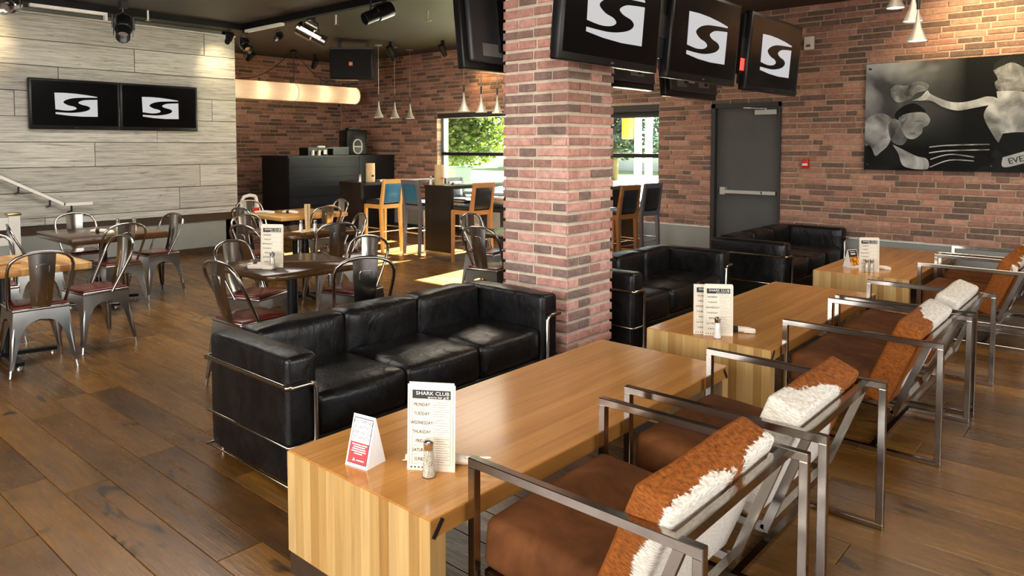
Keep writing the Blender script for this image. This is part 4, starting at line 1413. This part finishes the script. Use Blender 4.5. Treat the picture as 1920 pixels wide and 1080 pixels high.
    for a, c in ((0.05, 0.06), (0.05, H_-0.06), (W-0.05, 0.06), (W-0.05, H_-0.06), (1.25, 0.06)):
        me = MB().lathe([(0.011, 0), (0.011, 0.10), (0.006, 0.103)], 10).mesh('standoff', 40)
        me.transform(Matrix.Translation((0.048, -a, c)) @ Matrix.Rotation(R(-90), 4, 'Y'))
        obj('standoff', me, M['frame_dark'], t)
poster()
t = thing('alarm_strobe', 'white alarm strobe box on the brick wall right of the screens', 'alarm', (XW-0.006, 3.133, 2.74))
obj('base_plate', rbox('base_plate', 0.05, 0.115, 0.16, 0.008, 2, 0,0,0,1,(-0.02, 0, 0.08)), M['white_plastic'], t)
obj('strobe_lens', MB().box(-0.06, -0.044, -0.025, 0.025, 0.03, 0.06), M['bright_steel'], t)
t = thing('fire_pull_station', 'small red and white fire pull station beside the exit door', 'alarm', (XW-0.006, 3.147, 1.30))
obj('red_case', rbox('red_case', 0.045, 0.075, 0.115, 0.006, 2, 0,0,0,1,(-0.018, 0, 0.0575)), M['red_plastic'], t)
obj('white_handle', MB().box(-0.055, -0.040, -0.030, 0.030, 0.035, 0.062), M['white_plastic'], t)
# ------------------------------------------------------------------ pendant cones
def pendant_proto():
    t = thing('pendant_lamp', '', 'lamp', (0,0,0), 0, 'slim pewter cone pendants')
    prof = [(0.008, 0.285), (0.011, 0.24), (0.018, 0.18), (0.034, 0.11), (0.060, 0.05), (0.085, 0.0), (0.081, 0.0), (0.056, 0.05), (0.03, 0.11), (0.012, 0.2)]
    s = obj('cone_shade', MB().lathe(prof, 24, cap=False), M['pendant'], t, smooth=60)
    obj('diffuser', MB().lathe([(0.0, 0.012), (0.076, 0.012), (0.076, 0.008), (0.0, 0.008)], 20), M['pendant_glow'], s)
    obj('socket', MB().lathe([(0.0, 0.27), (0.013, 0.27), (0.013, 0.38), (0.0, 0.38)], 12), M['frame_black'], t, smooth=40)
    return t
pp = pendant_proto()
def pendant(x, y, z, label, first=False):
    r = pp if first else dup(pp, (x, y, z), 0, label)
    r.location = (x, y, z); r['label'] = label
    obj('drop_rod', MB().lathe([(0.005, 0.37), (0.005, CEIL-z)], 8), M['pendant'], r)
    obj('ceiling_canopy', MB().lathe([(0.06, CEIL-z-0.018), (0.06, CEIL-z)], 18), M['pendant'], r)
    light('pendant_bulb', 'SPOT', (x, y, z+0.005), 9, (1.0, 0.78, 0.5), (x, y, 0), 0.05, None, R(120), 0.8)
for k, (x_, y_) in enumerate(((7.84, 9.84), (8.19, 9.84), (8.59, 9.90))):
    pendant(x_, y_, 2.06, ('left', 'middle', 'right')[k]+' pewter cone pendant of the three near the brick corner', k == 0)
for k, x_ in enumerate((7.43, 7.79, 8.14)):
    pendant(x_, 7.40, 2.07, ('left', 'middle', 'right')[k]+' pewter cone pendant of the three before the window, above the bar table')
for k, (x_, y_, z_) in enumerate(((7.03, 1.52, 2.47), (7.22, 1.60, 2.67), (7.66, 1.85, 2.88))):
    pendant(x_, y_, z_, ('lowest', 'middle', 'highest')[k]+' cone pendant of the cluster above the far coffee table')
# ------------------------------------------------------------------ drum lamp in the recess
LX0, LX1, LYC, LZC, LR = 5.75, 8.60, 11.5, 2.535, 0.155
t = thing('drum_lamp', 'long glowing parchment drum lamp hanging before the brick wall', 'lamp', (LX0, LYC, LZC))
L_ = LX1-LX0
m_ = MB(); P = []; F = []
n_ = 24
for i in range(2):
    for k in range(n_):
        a = 2*PI*k/n_
        P.append((i*L_, LR*math.cos(a), LR*math.sin(a)))
for k in range(n_):
    F.append((k, (k+1) % n_, n_+(k+1) % n_, n_+k))
obj('drum_shade', m_.add(P, F), M['shade'], t, smooth=60)
for xx in (0.0, L_):
    m_ = MB(); m_.tube([(xx, LR*math.cos(2*PI*k/24), LR*math.sin(2*PI*k/24)) for k in range(24)], 0.006, 6, True)
    obj('hoop', m_, M['white_trim'], t)
m_ = MB(); m_.tube([(1.52, (LR+.003)*math.cos(2*PI*k/24), (LR+.003)*math.sin(2*PI*k/24)) for k in range(24)], 0.004, 6, True)
obj('hoop', m_, M['grey_label'], t)
obj('end_disc', MB().tube([(L_-0.004, 0, 0), (L_, 0, 0)], LR-0.006, 24), M['white_print'], t)
for k in range(5):
    xb = 0.22+k*0.62
    obj('bulb_socket', MB().lathe([(0.018, LR), (0.018, LR+0.06)], 10, (xb, 0, 0)), M['frame_black'], t)
    light('drum_bulb', 'POINT', (LX0+xb, LYC, LZC+0.0), 1.5, (1.0, 0.72, 0.45), None, 0.05)
m_ = MB()
m_.tube([(1.52, 0, CEIL-LZC), (1.52, 0, 0.30), (1.50, 0, LR)], 0.008, 6)
for e_ in (0.35, 2.55):
    pts = []
    for i in range(13):
        u = i/12
        pts.append((1.52+(e_-1.52)*u, 0, (CEIL-LZC)*(1-u)+LR*u-0.16*math.sin(PI*u)))
    m_.tube(pts, 0.008, 6)
obj('chain', m_, M['frame_black'], t)
obj('ceiling_hook', MB().lathe([(0.07, CEIL-LZC-0.04), (0.05, CEIL-LZC)], 14, (1.52, 0, 0)), M['frame_black'], t)
# ------------------------------------------------------------------ ceiling gear
t = thing('lighting_track', 'black lighting track running in front of the plank wall and across the ceiling', 'track', (0,0,0))
obj('track_run', MB().box(-2.4, 5.36, 9.62, 9.70, 3.20, CEIL-0.002), M['track'], t)
obj('track_run', MB().box(5.28, 5.36, 5.2, 9.62, 3.20, CEIL-0.002), M['track'], t)
obj('light_bar', MB().box(5.285, 5.345, 8.66, 9.58, 3.165, 3.20), M['white_plastic'], t)
obj('light_bar', MB().box(2.70, 3.52, 9.63, 9.69, 3.165, 3.20).box(3.49, 3.52, 9.63, 9.69, 3.10, 3.165), M['white_plastic'], t)
def spotlight(x, y, z, aim, s, mm, label, group='stage spotlights on the ceiling'):
    """a can on a yoke hanging from the ceiling, aimed at a point"""
    t = thing('stage_spotlight', label, 'spotlight', (x, y, z), 0, group)
    d = (Vector(aim)-Vector((x, y, z))).normalized()
    q = d.to_track_quat('Z', 'Y').to_matrix().to_4x4()
    L = 0.34*s
    me = MB().lathe([(0.05*s, -L*0.5), (0.075*s, -L*0.46), (0.075*s, L*0.05), (0.062*s, L*0.08), (0.062*s, L*0.5), (0.056*s, L*0.5), (0.05*s, L*0.2)], 16).mesh('can', 40)
    me.transform(q); can = obj('can', me, mm, t)
    me = MB().lathe([(0.0, L*0.30), (0.052*s, L*0.30)], 16, cap=False).mesh('lens'); me.transform(q); obj('lens', me, M['bright_steel'], can)
    me = MB().box(-0.082*s, -0.078*s, -0.02*s, 0.02*s, -0.35*L, 0.35*L).box(0.078*s, 0.082*s, -0.02*s, 0.02*s, -0.35*L, 0.35*L).box(-0.05*s, 0.05*s, 0.078*s, 0.09*s, -0.3*L, 0.1*L).mesh('rails')
    me.transform(q); obj('rail', me, M['bright_steel'] if mm == M['steel'] else mm, can)
    h = CEIL-z
    y_ = MB().tube([(-0.095*s, 0, 0), (-0.095*s, 0, 0.12*s), (0, 0, 0.16*s), (0.095*s, 0, 0.12*s), (0.095*s, 0, 0)], 0.010*s, 6)
    y_.tube([(0, 0, 0.16*s), (0, 0, max(h, 0.17*s))], 0.012*s, 6)
    obj('yoke', y_, M['frame_black'], t)
    obj('clamp', MB().box(-0.03*s, 0.03*s, -0.04*s, 0.04*s, max(h-0.08, 0.1*s), max(h, 0.17*s)), M['frame_black'], t)
spotlight(3.53, 9.19, 2.96, (3.1, 8.2, 2.2), 1.25, M['black_plastic'], 'black stage spotlight hanging above the left end of the plank wall screens')
spotlight(5.46, 8.22, 3.02, (6.2, 7.6, 2.5), 1.2, M['steel'], 'grey stage spotlight in its rail cage right of the white light bar')
spotlight(5.10, 6.39, 3.02, (4.4, 6.5, 2.7), 1.1, M['black_plastic'], 'black stage spotlight on the track near the top centre of the frame')
spotlight(5.47, 9.90, 3.02, (5.3, 9.2, 2.6), 0.95, M['black_plastic'], 'black stage spotlight at the corner of the lighting track')
spotlight(5.45, 8.98, 3.06, (5.0, 8.6, 2.8), 0.6, M['black_plastic'], 'small black spotlight below the white light bar')
spotlight(2.42, 9.31, 3.08, (2.2, 9.0, 2.95), 1.0, M['steel'], 'pale cylinder spotlight in the top left corner')
spotlight(6.49, 11.58, 3.10, (6.4, 12.4, 2.6), 0.6, M['black_plastic'], 'small black spotlight over the left end of the drum lamp')
spotlight(7.86, 11.73, 3.10, (7.9, 12.4, 2.4), 0.6, M['black_plastic'], 'small black spotlight over the right end of the drum lamp')
spotlight(7.77, 9.41, 3.10, (8.3, 9.5, 2.3), 0.75, M['black_plastic'], 'small black spotlight between the pendants near the brick corner')
spotlight(8.19, 8.63, 3.12, (8.8, 8.7, 2.3), 0.6, M['black_plastic'], 'small black spotlight above the window, left of the hanging screen')
spotlight(5.20, 9.85, 3.10, (5.2, 10.3, 2.7), 0.55, M['black_plastic'], 'small black spotlight at the top right corner of the plank wall')
spotlight(7.15, 2.55, 3.10, (8.4, 2.0, 2.8), 0.9, M['bright_steel'], 'chrome spotlight at the top of the frame above the picture wall')
# pools of warm light these lamps throw on the walls
light('washer_plank_right', 'SPOT', (5.20, 9.92, 3.08), 26, (1.0, 0.78, 0.45), (5.30, 10.42, 2.75), 0.03, None, R(75), 0.9)
light('washer_plank_left', 'SPOT', (2.42, 9.7, 3.05), 30, (1.0, 0.76, 0.42), (2.35, 10.42, 2.85), 0.03, None, R(75), 0.9)
light('washer_brick', 'SPOT', (6.30, 12.0, 3.10), 34, (1.0, 0.68, 0.26), (6.35, 12.65, 2.75), 0.03, None, R(75), 0.9)
light('washer_window', 'SPOT', (8.55, 8.5, 3.1), 26, (1.0, 0.62, 0.2), (9.1, 8.5, 2.6), 0.03, None, R(70), 0.9)
light('washer_picture', 'SPOT', (8.2, 1.2, 3.15), 95, (1.0, 0.76, 0.42), (9.1, 1.25, 2.75), 0.05, None, R(100), 0.9)
# hung loudspeaker
t = thing('hung_loudspeaker', 'black loudspeaker box hung from the ceiling in the brick corner', 'speaker', (7.35, 9.86, 2.66), R(-50))
obj('cabinet', rbox('cabinet', 0.70, 0.40, 0.50, 0.02, 2, 0,0,0,1,(0, 0, 0.25)), M['black_plastic'], t)
obj('grille', MB().box(-0.33, 0.33, -0.208, -0.2, 0.02, 0.47), M['track'], t)
obj('top_rail', MB().box(-0.34, 0.36, -0.21, -0.19, 0.475, 0.50), M['frame_dark'], t)
obj('badge', MB().box(-0.03, 0.03, -0.212, -0.207, 0.21, 0.27), M['orange_mark'], t)
put_text('badge_text', 'JBL', 0.026, M['white_print'], t, Matrix.Translation((0, -0.2135, 0.24)) @ Matrix.Rotation(R(90), 4, 'X'))
obj('hanger', MB().box(-0.25, -0.21, -0.02, 0.02, 0.5, CEIL-2.66).box(0.21, 0.25, -0.02, 0.02, 0.5, CEIL-2.66), M['frame_black'], t)
for k, (x_, y_) in enumerate(((3.965, 9.55), (6.297, 6.898), (5.71, 8.03))):
    t = thing('sprinkler', ('white sprinkler head above the plank wall screens', 'white sprinkler head on the ceiling left of the hanging screen', 'small white sprinkler head behind the black track')[k], 'sprinkler', (x_, y_, CEIL-0.13), 0, 'ceiling sprinklers')
    obj('stem', MB().lathe([(0.011, 0.01), (0.011, 0.13)], 8), M['white_plastic'], t)
    obj('deflector', MB().lathe([(0.034, 0.0), (0.034, 0.008), (0.015, 0.016)], 14), M['brass'], t)
# ------------------------------------------------------------------ hand rail and white half wall at the left
t = thing('hand_rail', 'bent white hand rail on dark brackets along the plank wall', 'rail', (0,0,0))
obj('rail_bar', MB().bar((1.30, 10.27, 1.875), (3.182, 10.27, 0.835), 0.05, 0.035).bar((3.17, 10.27, 0.838), (3.50, 10.27, 0.838), 0.05, 0.035), M['white_plastic'], t)
for xx, zz in ((1.9, 1.52), (2.69, 1.08), (3.02, 0.90), (3.26, 0.82)):
    obj('bracket', MB().bar((xx, 10.27, zz), (xx, 10.27, zz-0.07), 0.018, 0.018).bar((xx, 10.27, zz-0.07), (xx, 10.40, zz-0.09), 0.018, 0.018), M['frame_black'], t)
t = thing('half_wall', 'white post and rail half wall at the far left edge', 'half wall', (2.50, 9.78, 0))
obj('post', MB().box(-0.055, 0.055, -0.055, 0.055, 0, 0.78), M['white_trim'], t)
obj('post_cap', rbox('post_cap', 0.14, 0.14, 0.03, 0.008, 2, 0,0,0,1,(0,0,0.795)), M['brass'], t)
obj('rail', MB().box(-2.2, -0.05, -0.04, 0.04, 0.62, 0.76), M['white_trim'], t)
obj('panel', MB().box(-2.2, -0.05, -0.02, 0.02, 0.06, 0.44), M['grey_paint'], t)
obj('rail', MB().box(-2.2, -0.05, -0.03, 0.03, 0.44, 0.53), M['white_trim'], t)
# ------------------------------------------------------------------ things on the tables
def menu(cx, cy, cz, ang, label, W=0.168, H_=0.295, full=True, lean=R(3), sheets=2):
    """upright drinks card; its front faces local -Y"""
    t = thing('menu_card', label, 'menu', (cx, cy, cz), ang, 'weekday menu cards')
    for k in range(sheets):
        s = obj('sheet', MB().box(-W/2+k*0.006, W/2-0.004*k, 0.004*k, 0.004*k+0.0022, 0, H_+0.008*k), M['card'], t)
        s.rotation_euler = (-lean*(1-k*0.3), 0, 0)
        if k == 0: front = s
    y = -0.0006
    rot = lambda x_, z_: Matrix.Translation((x_, y-0.0006, z_)) @ Matrix.Rotation(R(90), 4, 'X')
    obj('header_band', MB().box(-W*0.40, W*0.40, y, y+0.0005, H_*0.835, H_*0.935), M['ink'], front)
    put_text('header_text', 'SHARK CLUB', 0.0175, M['white_card'], front, rot(0.004, H_*0.897), 1.15)
    put_text('header_text', 'sports bar grill', 0.0115, M['white_card'], front, rot(0.024, H_*0.855), 1.1)
    ln = MB()
    for z_ in range(8):
        zz = H_*(0.815-z_*0.1055)
        ln.box(-W*0.40, W*0.40, y, y+0.0005, zz, zz+0.0009)
    for xx in (-W*0.40, W*0.40):
        ln.box(xx-0.0005, xx+0.0005, y, y+0.0005, H_*0.075, H_*0.815)
    for xx in (-W*0.455, W*0.455):
        ln.box(xx-0.0007, xx+0.0007, y, y+0.0005, H_*0.07, H_*0.95)
    obj('rule_line', ln, M['ink_grey'], front)
    for k, d in enumerate(('MONDAY', 'TUESDAY', 'WEDNESDAY', 'THURSDAY', 'FRIDAY', 'SATURDAY', 'SUNDAY')):
        zz = H_*(0.765-k*0.1055)
        put_text('weekday_text', d, 0.0165, M['ink'], front, rot(-W*0.20, zz), 0.78)
        sm = MB()
        if full:
            for j in range(3):
                ww = (0.052, 0.058, 0.042)[(j+k) % 3]
                sm.box(W*0.03, W*0.03+ww, y, y+0.0005, zz+0.008-j*0.008, zz+0.0095-j*0.008)
            obj('small_print', sm, M['ink_grey'], front)
    mk = MB()
    for k in range(4):
        mk.box(-W*0.43+k*0.013, -W*0.43+k*0.013+0.006, y, y+0.0005, H_*0.028, H_*0.045)
    obj('footer_mark', mk, M['ink'], front)
    return t
def shaker(x_, y_, z_, kind, label, h=0.125, r=0.0155):
    t = thing('shaker', label, 'shaker', (x_, y_, z_), 0, 'glass shakers with steel caps')
    s = h/0.125
    obj('filling', MB().lathe([(0.0, 0.003), (0.0215*s, 0.003), (0.0215*s, 0.012), (0.0180*s, 0.05*s), (0.0140*s, 0.088*s), (0.0, 0.088*s)], 16), M[kind], t, smooth=50)
    obj('glass_body', MB().lathe([(0.0, 0.0), (0.023*s, 0.0), (0.0235*s, 0.010), (0.0195*s, 0.05*s), (0.0155*s, 0.094*s), (0.0140*s, 0.097*s)], 16, cap=False), M['shaker_glass'], t, smooth=50)
    obj('steel_cap', MB().lathe([(0.0170*s, 0.092*s), (0.0180*s, 0.094*s), (0.0172*s, 0.103*s), (0.0186*s, 0.106*s), (0.0182*s, 0.118*s), (0.012*s, 0.124*s), (0.0, 0.1255*s)], 16, cap=False), M['bright_steel'], t, smooth=40)
    return t
def napkin_roll(x_, y_, z_, ang, label, band=True, cutlery=True, s=1.0):
    t = thing('napkin_roll', label, 'napkin', (x_, y_, z_), ang, 'napkin rolls with cutlery')
    pts = [(-0.085*s, 0, 0.016), (-0.05*s, 0.002, 0.019), (0, 0, 0.020), (0.05*s, -0.002, 0.018), (0.09*s, 0.0, 0.014)]
    obj('napkin', MB().tube(pts, [0.013, 0.018, 0.0185, 0.0165, 0.010], 10), M['napkin'], t, smooth=50)
    obj('loose_corner', MB().add([(0.02*s, -0.018, 0.004), (0.085*s, -0.030, 0.003), (0.10*s, 0.012, 0.006), (0.03*s, 0.018, 0.012), (0.05*s, -0.005, 0.022)], [(0,1,4),(1,2,4),(2,3,4),(3,0,4),(0,3,2,1)]), M['napkin'], t)
    if band:
        obj('paper_band', MB().tube([(-0.040*s, 0.001, 0.0195), (-0.010*s, 0.0, 0.020)], 0.0195, 12), M['dark_cloth'], t)
    if cutlery:
        c = MB()
        for k in range(3):
            c.bar((-0.07*s, -0.008+k*0.008, 0.022+k*0.004), (-0.135*s, -0.022+k*0.022, 0.020+k*0.010), 0.012, 0.002)
        obj('cutlery', c, M['bright_steel'], t)
    return t
menu_ang = math.atan2(-0.142, 0.091)
menu(1.653, 1.811, TH, menu_ang, 'cream weekday menu card on the near coffee table')
shaker(1.622, 1.787, TH, 'pepper', 'pepper shaker in front of the menu on the near coffee table', 0.128)
napkin_roll(1.715, 1.835, TH, menu_ang+PI, 'napkin roll with cutlery behind the menu on the near coffee table', False, True, 1.35)
def tent_card(x_, y_, z_, ang, label, w_, h_, d, kind):
    t = thing('tent_card', label, 'table sign', (x_, y_, z_), ang, 'folded table signs')
    a = 0.0018
    P = [(-w_/2, -d/2, 0), (w_/2, -d/2, 0), (w_/2, d/2, 0), (-w_/2, d/2, 0), (-w_/2, 0, h_), (w_/2, 0, h_)]
    obj('folded_card', MB().add(P, [(0,1,5,4), (2,3,4,5), (1,2,5), (3,0,4), (0,3,2,1)]), M['white_card'], t)
    an = math.atan2(d/2, h_)
    F4 = Matrix.Translation((0, -d/2, 0)) @ Matrix.Rotation(-an, 4, 'X')
    sl = math.hypot(h_, d/2)
    def flat(name, m_, mm):
        me = m_.mesh(name); me.transform(F4); obj(name, me, mm, t)
    if kind == 'red':
        flat('printed_border', MB().box(-w_*0.43, w_*0.43, -0.0006, 0, sl*0.06, sl*0.94), M['ink'])
        flat('printed_field', MB().box(-w_*0.405, w_*0.405, -0.0010, -0.0006, sl*0.47, sl*0.925), M['white_card'])
        flat('printed_field', MB().box(-w_*0.405, w_*0.405, -0.0010, -0.0006, sl*0.075, sl*0.47), M['red_print'])
        base = F4 @ Matrix.Translation((0, -0.0014, 0))
        for k, s in enumerate(('NON-STAMPS FANS', 'BUY ANY TWO', 'DRINKS AND YOU', 'GET THEM BOTH')):
            put_text('printed_text', s, 0.0165, M['ink'], t, base @ Matrix.Translation((0, 0, sl*(0.86-k*0.10))) @ Matrix.Rotation(R(90), 4, 'X'), 0.62)
        for k in range(5):
            wd = (0.34, 0.26, 0.30, 0.33, 0.18)[k]*w_
            flat('printed_line', MB().box(-wd, wd, -0.0013, -0.0010, sl*(0.415-k*0.042), sl*(0.435-k*0.042)), M['white_card'])
        flat('printed_mark', MB().add([(-w_*0.22, -0.0013, sl*0.115), (-w_*0.08, -0.0013, sl*0.115), (-w_*0.15, -0.0013, sl*0.175)], [(0,1,2)]), M['white_card'])
        flat('printed_line', MB().box(-w_*0.03, w_*0.3, -0.0013, -0.0010, sl*0.125, sl*0.145), M['white_card'])
    else:
        flat('printed_field', MB().box(-w_*0.45, w_*0.45, -0.0008, 0, sl*0.12, sl*0.60), M['tent_food'])
        flat('printed_field', MB().box(-w_*0.45, w_*0.45, -0.0008, 0, sl*0.60, sl*0.97), M['ink'])
        base = F4 @ Matrix.Translation((0, -0.0012, 0))
        flat('printed_line', MB().box(-w_*0.3, w_*0.3, -0.0011, -0.0008, sl*0.87, sl*0.90), M['white_card'])
        flat('printed_line', MB().box(-w_*0.25, w_*0.25, -0.0011, -0.0008, sl*0.72, sl*0.80), M['white_card'])
q = NB('printed_food')
q.set(q.ramp(q.noise(q.coord('Object'), 45, 3), [(0.35, hexc(120,50,20)), (0.5, hexc(214,120,30)), (0.6, hexc(230,190,60)), (0.7, hexc(240,220,200))]), 0.4)
M['tent_food'] = q.m
tent_card(1.548, 2.035, TH, math.atan2(-0.096, 0.016), 'white and red folded sign on the near coffee table', 0.102, 0.168, 0.095, 'red')
menu(3.966, 1.922, TH, menu_ang, 'left cream menu card of the two on the middle coffee table', full=False, sheets=1)
menu(3.975, 1.862, TH, menu_ang, 'right cream menu card of the two on the middle coffee table', sheets=2)
shaker(3.922, 1.843, TH, 'salt', 'white salt shaker in front of the menus on the middle coffee table', 0.125)
napkin_roll(4.13, 1.80, TH, menu_ang, 'napkin roll with dark band on the middle coffee table', True, True)
menu(6.915, 1.825, TH, menu_ang, 'cream menu card on the far coffee table by the picture wall', full=False)
shaker(6.872, 1.835, TH, 'pepper', 'left shaker of the two on the far coffee table', 0.118)
shaker(6.875, 1.795, TH, 'pepper', 'right shaker of the two on the far coffee table', 0.118)
napkin_roll(7.10, 1.775, TH, menu_ang, 'napkin roll on the far coffee table', False, True, 0.9)
tent_card(7.08, 2.02, TH, math.atan2(-0.5, 0.9), 'folded sign with an orange food picture on the far coffee table', 0.11, 0.16, 0.10, 'food')
# dark table behind the near sofa
DT = 0.72
menu(2.72, 4.62, DT, menu_ang, 'tall cream menu card on the dark table behind the near sofa', full=False)
shaker(2.69, 4.56, DT, 'pepper', 'glass pepper shaker before the menu on the dark table behind the sofa', 0.12)
napkin_roll(2.66, 4.68, DT, menu_ang, 'napkin roll lying on the dark table behind the near sofa', True, True)
napkin_roll(2.62, 4.60, DT, menu_ang+0.12, 'second napkin roll lying flat on the dark table behind the near sofa', False, True)
# dark table with the cutlery cup
shaker(4.06, 6.34, DT, 'salt', 'left white salt shaker on the dark table with the cutlery cup', 0.115)
shaker(4.17, 6.26, DT, 'salt', 'right salt shaker on the dark table with the cutlery cup', 0.115)
t = thing('cutlery_cup', 'tall tan paper cup of straws on a dark dining table', 'cup', (4.14, 6.34, DT))
for k in range(5):
    obj('straw', MB().tube([(0.014*math.cos(k*1.26), 0.014*math.sin(k*1.26), 0.0), (0.022*math.cos(k*1.26), 0.022*math.sin(k*1.26), 0.27)], 0.011, 6), M['tan_tray'], t)
t = thing('paper_tray', 'tan paper tray under the shakers on the dark table', 'tray', (4.16, 6.36, DT), 0.3)
obj('tray_sheet', MB().box(-0.16, 0.16, -0.08, 0.08, 0.0, 0.004), M['tan_tray'], t)
napkin_roll(5.10, 8.2, DT, menu_ang, 'napkin roll on the amber table before the booth', True, True, 1.2)
napkin_roll(4.88, 8.44, DT, menu_ang+0.2, 'second napkin roll left of the other on the amber table', False, False, 1.4)
napkin_roll(2.72, 7.75, DT, menu_ang+0.1, 'napkin roll on the dark table by the plank wall', True, True, 1.3)
shaker(2.86, 7.72, DT, 'pepper', 'glass shaker beside the napkin on the dark table by the plank wall', 0.13)
shaker(3.00, 7.68, DT, 'salt', 'white salt shaker on the dark table by the plank wall', 0.13)
t = thing('wooden_board', 'thin wooden board lying on the pale butcher-block table', 'board', (1.42, 6.22, DT), 0.1)
obj('board', rbox('board', 0.36, 0.20, 0.016, 0.006, 2, 0,0,0,1,(0,0,0.008)), M['stool_tan'], t)
obj('board_handle', MB().box(-0.28, -0.18, -0.03, 0.03, 0.002, 0.014), M['stool_tan'], t)
# bar tables
for k, (x_, y_, lb) in enumerate(((6.92, 8.90, 'kraft paper menu roll on the bar table before the booth'), (7.02, 7.48, 'kraft paper menu roll on the bar table below the window'))):
    t = thing('menu_roll', lb, 'menu', (x_, y_, BT), 0, 'kraft menu rolls on bar tables')
    obj('roll', MB().lathe([(0.068, 0.0), (0.07, 0.02), (0.068, 0.285), (0.062, 0.285), (0.062, 0.02)], 16), M['tan_tray'], t, smooth=40)
    obj('printed_mark', MB().box(-0.03, 0.012, -0.0715, -0.066, 0.08, 0.11), M['red_print'] if k else M['ink'], t)
shaker(6.80, 9.0, BT, 'salt', 'white salt shaker beside the kraft roll on the bar table before the booth', 0.12)
shaker(6.93, 7.56, BT, 'salt', 'white salt shaker beside the kraft roll on the bar table below the window', 0.12)
napkin_roll(7.12, 8.82, BT, 0.3, 'napkin roll on the bar table before the booth', False, False, 1.2)
napkin_roll(7.22, 7.42, BT, 0.3, 'napkin roll on the bar table below the window', True, False, 1.0)
# ------------------------------------------------------------------ outside
ground = struct('ground', MB().box(9.4, 60, -30, 60, -0.35, -0.15), M['grass'])
struct('road', MB().box(15.5, 30, -30, 60, -0.15, -0.14), M['asphalt'])
struct('sidewalk', MB().box(11.0, 12.6, -30, 60, -0.15, -0.135), M['concrete'])
def leaf_cloud(centres, n, size, rng, flat=False):
    m_ = MB()
    for i in range(n):
        c, rad = centres[rng.randrange(len(centres))]
        while True:
            p = Vector((rng.uniform(-1,1), rng.uniform(-1,1), rng.uniform(-1,1)))
            if 0.25 < p.length < 1: break
        p = Vector(c)+Vector((p.x*rad[0], p.y*rad[1], p.z*rad[2]))
        s = size*rng.uniform(0.6, 1.3)
        a = Vector((rng.uniform(-1,1), rng.uniform(-1,1), rng.uniform(-.6,.6))).normalized()
        b_ = a.cross(Vector((rng.uniform(-1,1), rng.uniform(-1,1), rng.uniform(-1,1)))).normalized()
        m_.add([p-a*s, p+b_*s*0.55, p+a*s, p-b_*s*0.55], [(0,1,2,3)])
    return m_
def tree(x_, y_, h, centres, n, size, label, mm, seed, r=0.13):
    rng = random.Random(seed)
    t = thing('tree', label, 'tree', (x_, y_, -0.15), 0, 'trees outside the windows')
    tr = MB().tube([(0,0,0), (0.05,0.02,h*0.4), (0.0,0.05,h*0.75)], [r, r*0.75, r*0.35], 8)
    for k in range(6):
        a = k*1.05
        tr.tube([(0.03, 0.02, h*(0.35+0.06*k)), (math.cos(a)*0.9, math.sin(a)*0.9, h*(0.5+0.06*k))], [r*0.4, r*0.15], 6)
    obj('trunk', tr, M['bark'], t, smooth=50)
    f = obj('foliage', leaf_cloud(centres, n, size, rng), mm, t)
    f['kind'] = 'stuff'
    return t
tree(14.2, 14.6, 5.2, [((0,0,3.2), (1.5,1.7,1.5)), ((0.2,-1.0,2.6), (1.2,1.2,1.2)), ((-0.3,0.9,2.9), (1.3,1.4,1.4)), ((-0.2,-0.5,1.9), (1.1,1.2,0.8))], 9000, 0.085, 'sunlit maple tree filling the window left of the brick column', M['leaf'], 3)
tree(15.2, 10.9, 4.6, [((0,0.3,3.0), (1.2,0.95,1.2)), ((0.1,0.8,2.4), (0.9,0.8,0.9))], 4200, 0.08, 'light green tree in the window right of the brick column', M['leaf'], 5)
tree(31.0, 20.2, 9.0, [((0,0,4.0), (2.2,2.2,2.4)), ((0,0,6.2), (1.4,1.4,1.8)), ((0,0,2.4), (2.8,2.8,1.4))], 5200, 0.20, 'dark blue-green spruce far across the road', M['leaf_dark'], 9, 0.2)
tree(33.0, 33.5, 7.0, [((0,0,3.2), (3.2,4.2,2.6))], 5200, 0.22, 'dark round tree far behind the maple', M['leaf_dark'], 11, 0.2)
tree(24.0, 27.0, 5.0, [((0,0,2.2), (2.6,3.2,2.0))], 3600, 0.22, 'low dark tree across the road', M['leaf_dark'], 12, 0.2)
t = thing('street_lamp_post', 'pale steel post with lattice panel outside the window', 'post', (16.6, 9.93, -0.15))
obj('post_leg', MB().lathe([(0.10, 0), (0.085, 6.0)], 12, (0, 0.16, 0)), M['concrete'], t, smooth=50)
obj('post_leg', MB().lathe([(0.10, 0), (0.085, 6.0)], 12, (0, -0.16, 0)), M['concrete'], t, smooth=50)
for k in range(9):
    obj('rung', MB().box(-0.02, 0.02, -0.10, 0.10, 1.3+k*0.38, 1.36+k*0.38), M['concrete'], t)
obj('footing', MB().lathe([(0.30, 0), (0.30, 0.32), (0.2, 0.36)], 16), M['concrete'], t, smooth=40)
t = thing('traffic_signal', 'yellow traffic signal box on the post outside', 'signal', (16.3, 10.22, 1.76))
obj('signal_case', rbox('signal_case', 0.24, 0.24, 0.62, 0.03, 2, 0,0,0,1,(0,0,0.31)), M['signal_yellow'], t)
obj('mount_arm', MB().box(-0.02, 0.22, -0.02, 0.02, 0.25, 0.31), M['concrete'], t)
tag(obj('utility_box', rbox('utility_box', 0.55, 0.75, 1.25, 0.03, 2, 0,0,0,1,(0,0,0.625)), M['utility_green'], None, (11.7, 12.05, -0.15)), 'green utility box on the lawn below the maple tree', 'box')
t = thing('far_building', 'pale low building far across the road', 'building', (44, 26, -0.15))
obj('facade', MB().box(0, 6, -16, 14, 0, 3.6), M['far_facade'], t)
for k in range(7):
    w_ = obj('window', MB().box(-0.05, 0.02, -14+k*4, -12+k*4, 1.0, 2.6), M['frame_dark'], t)
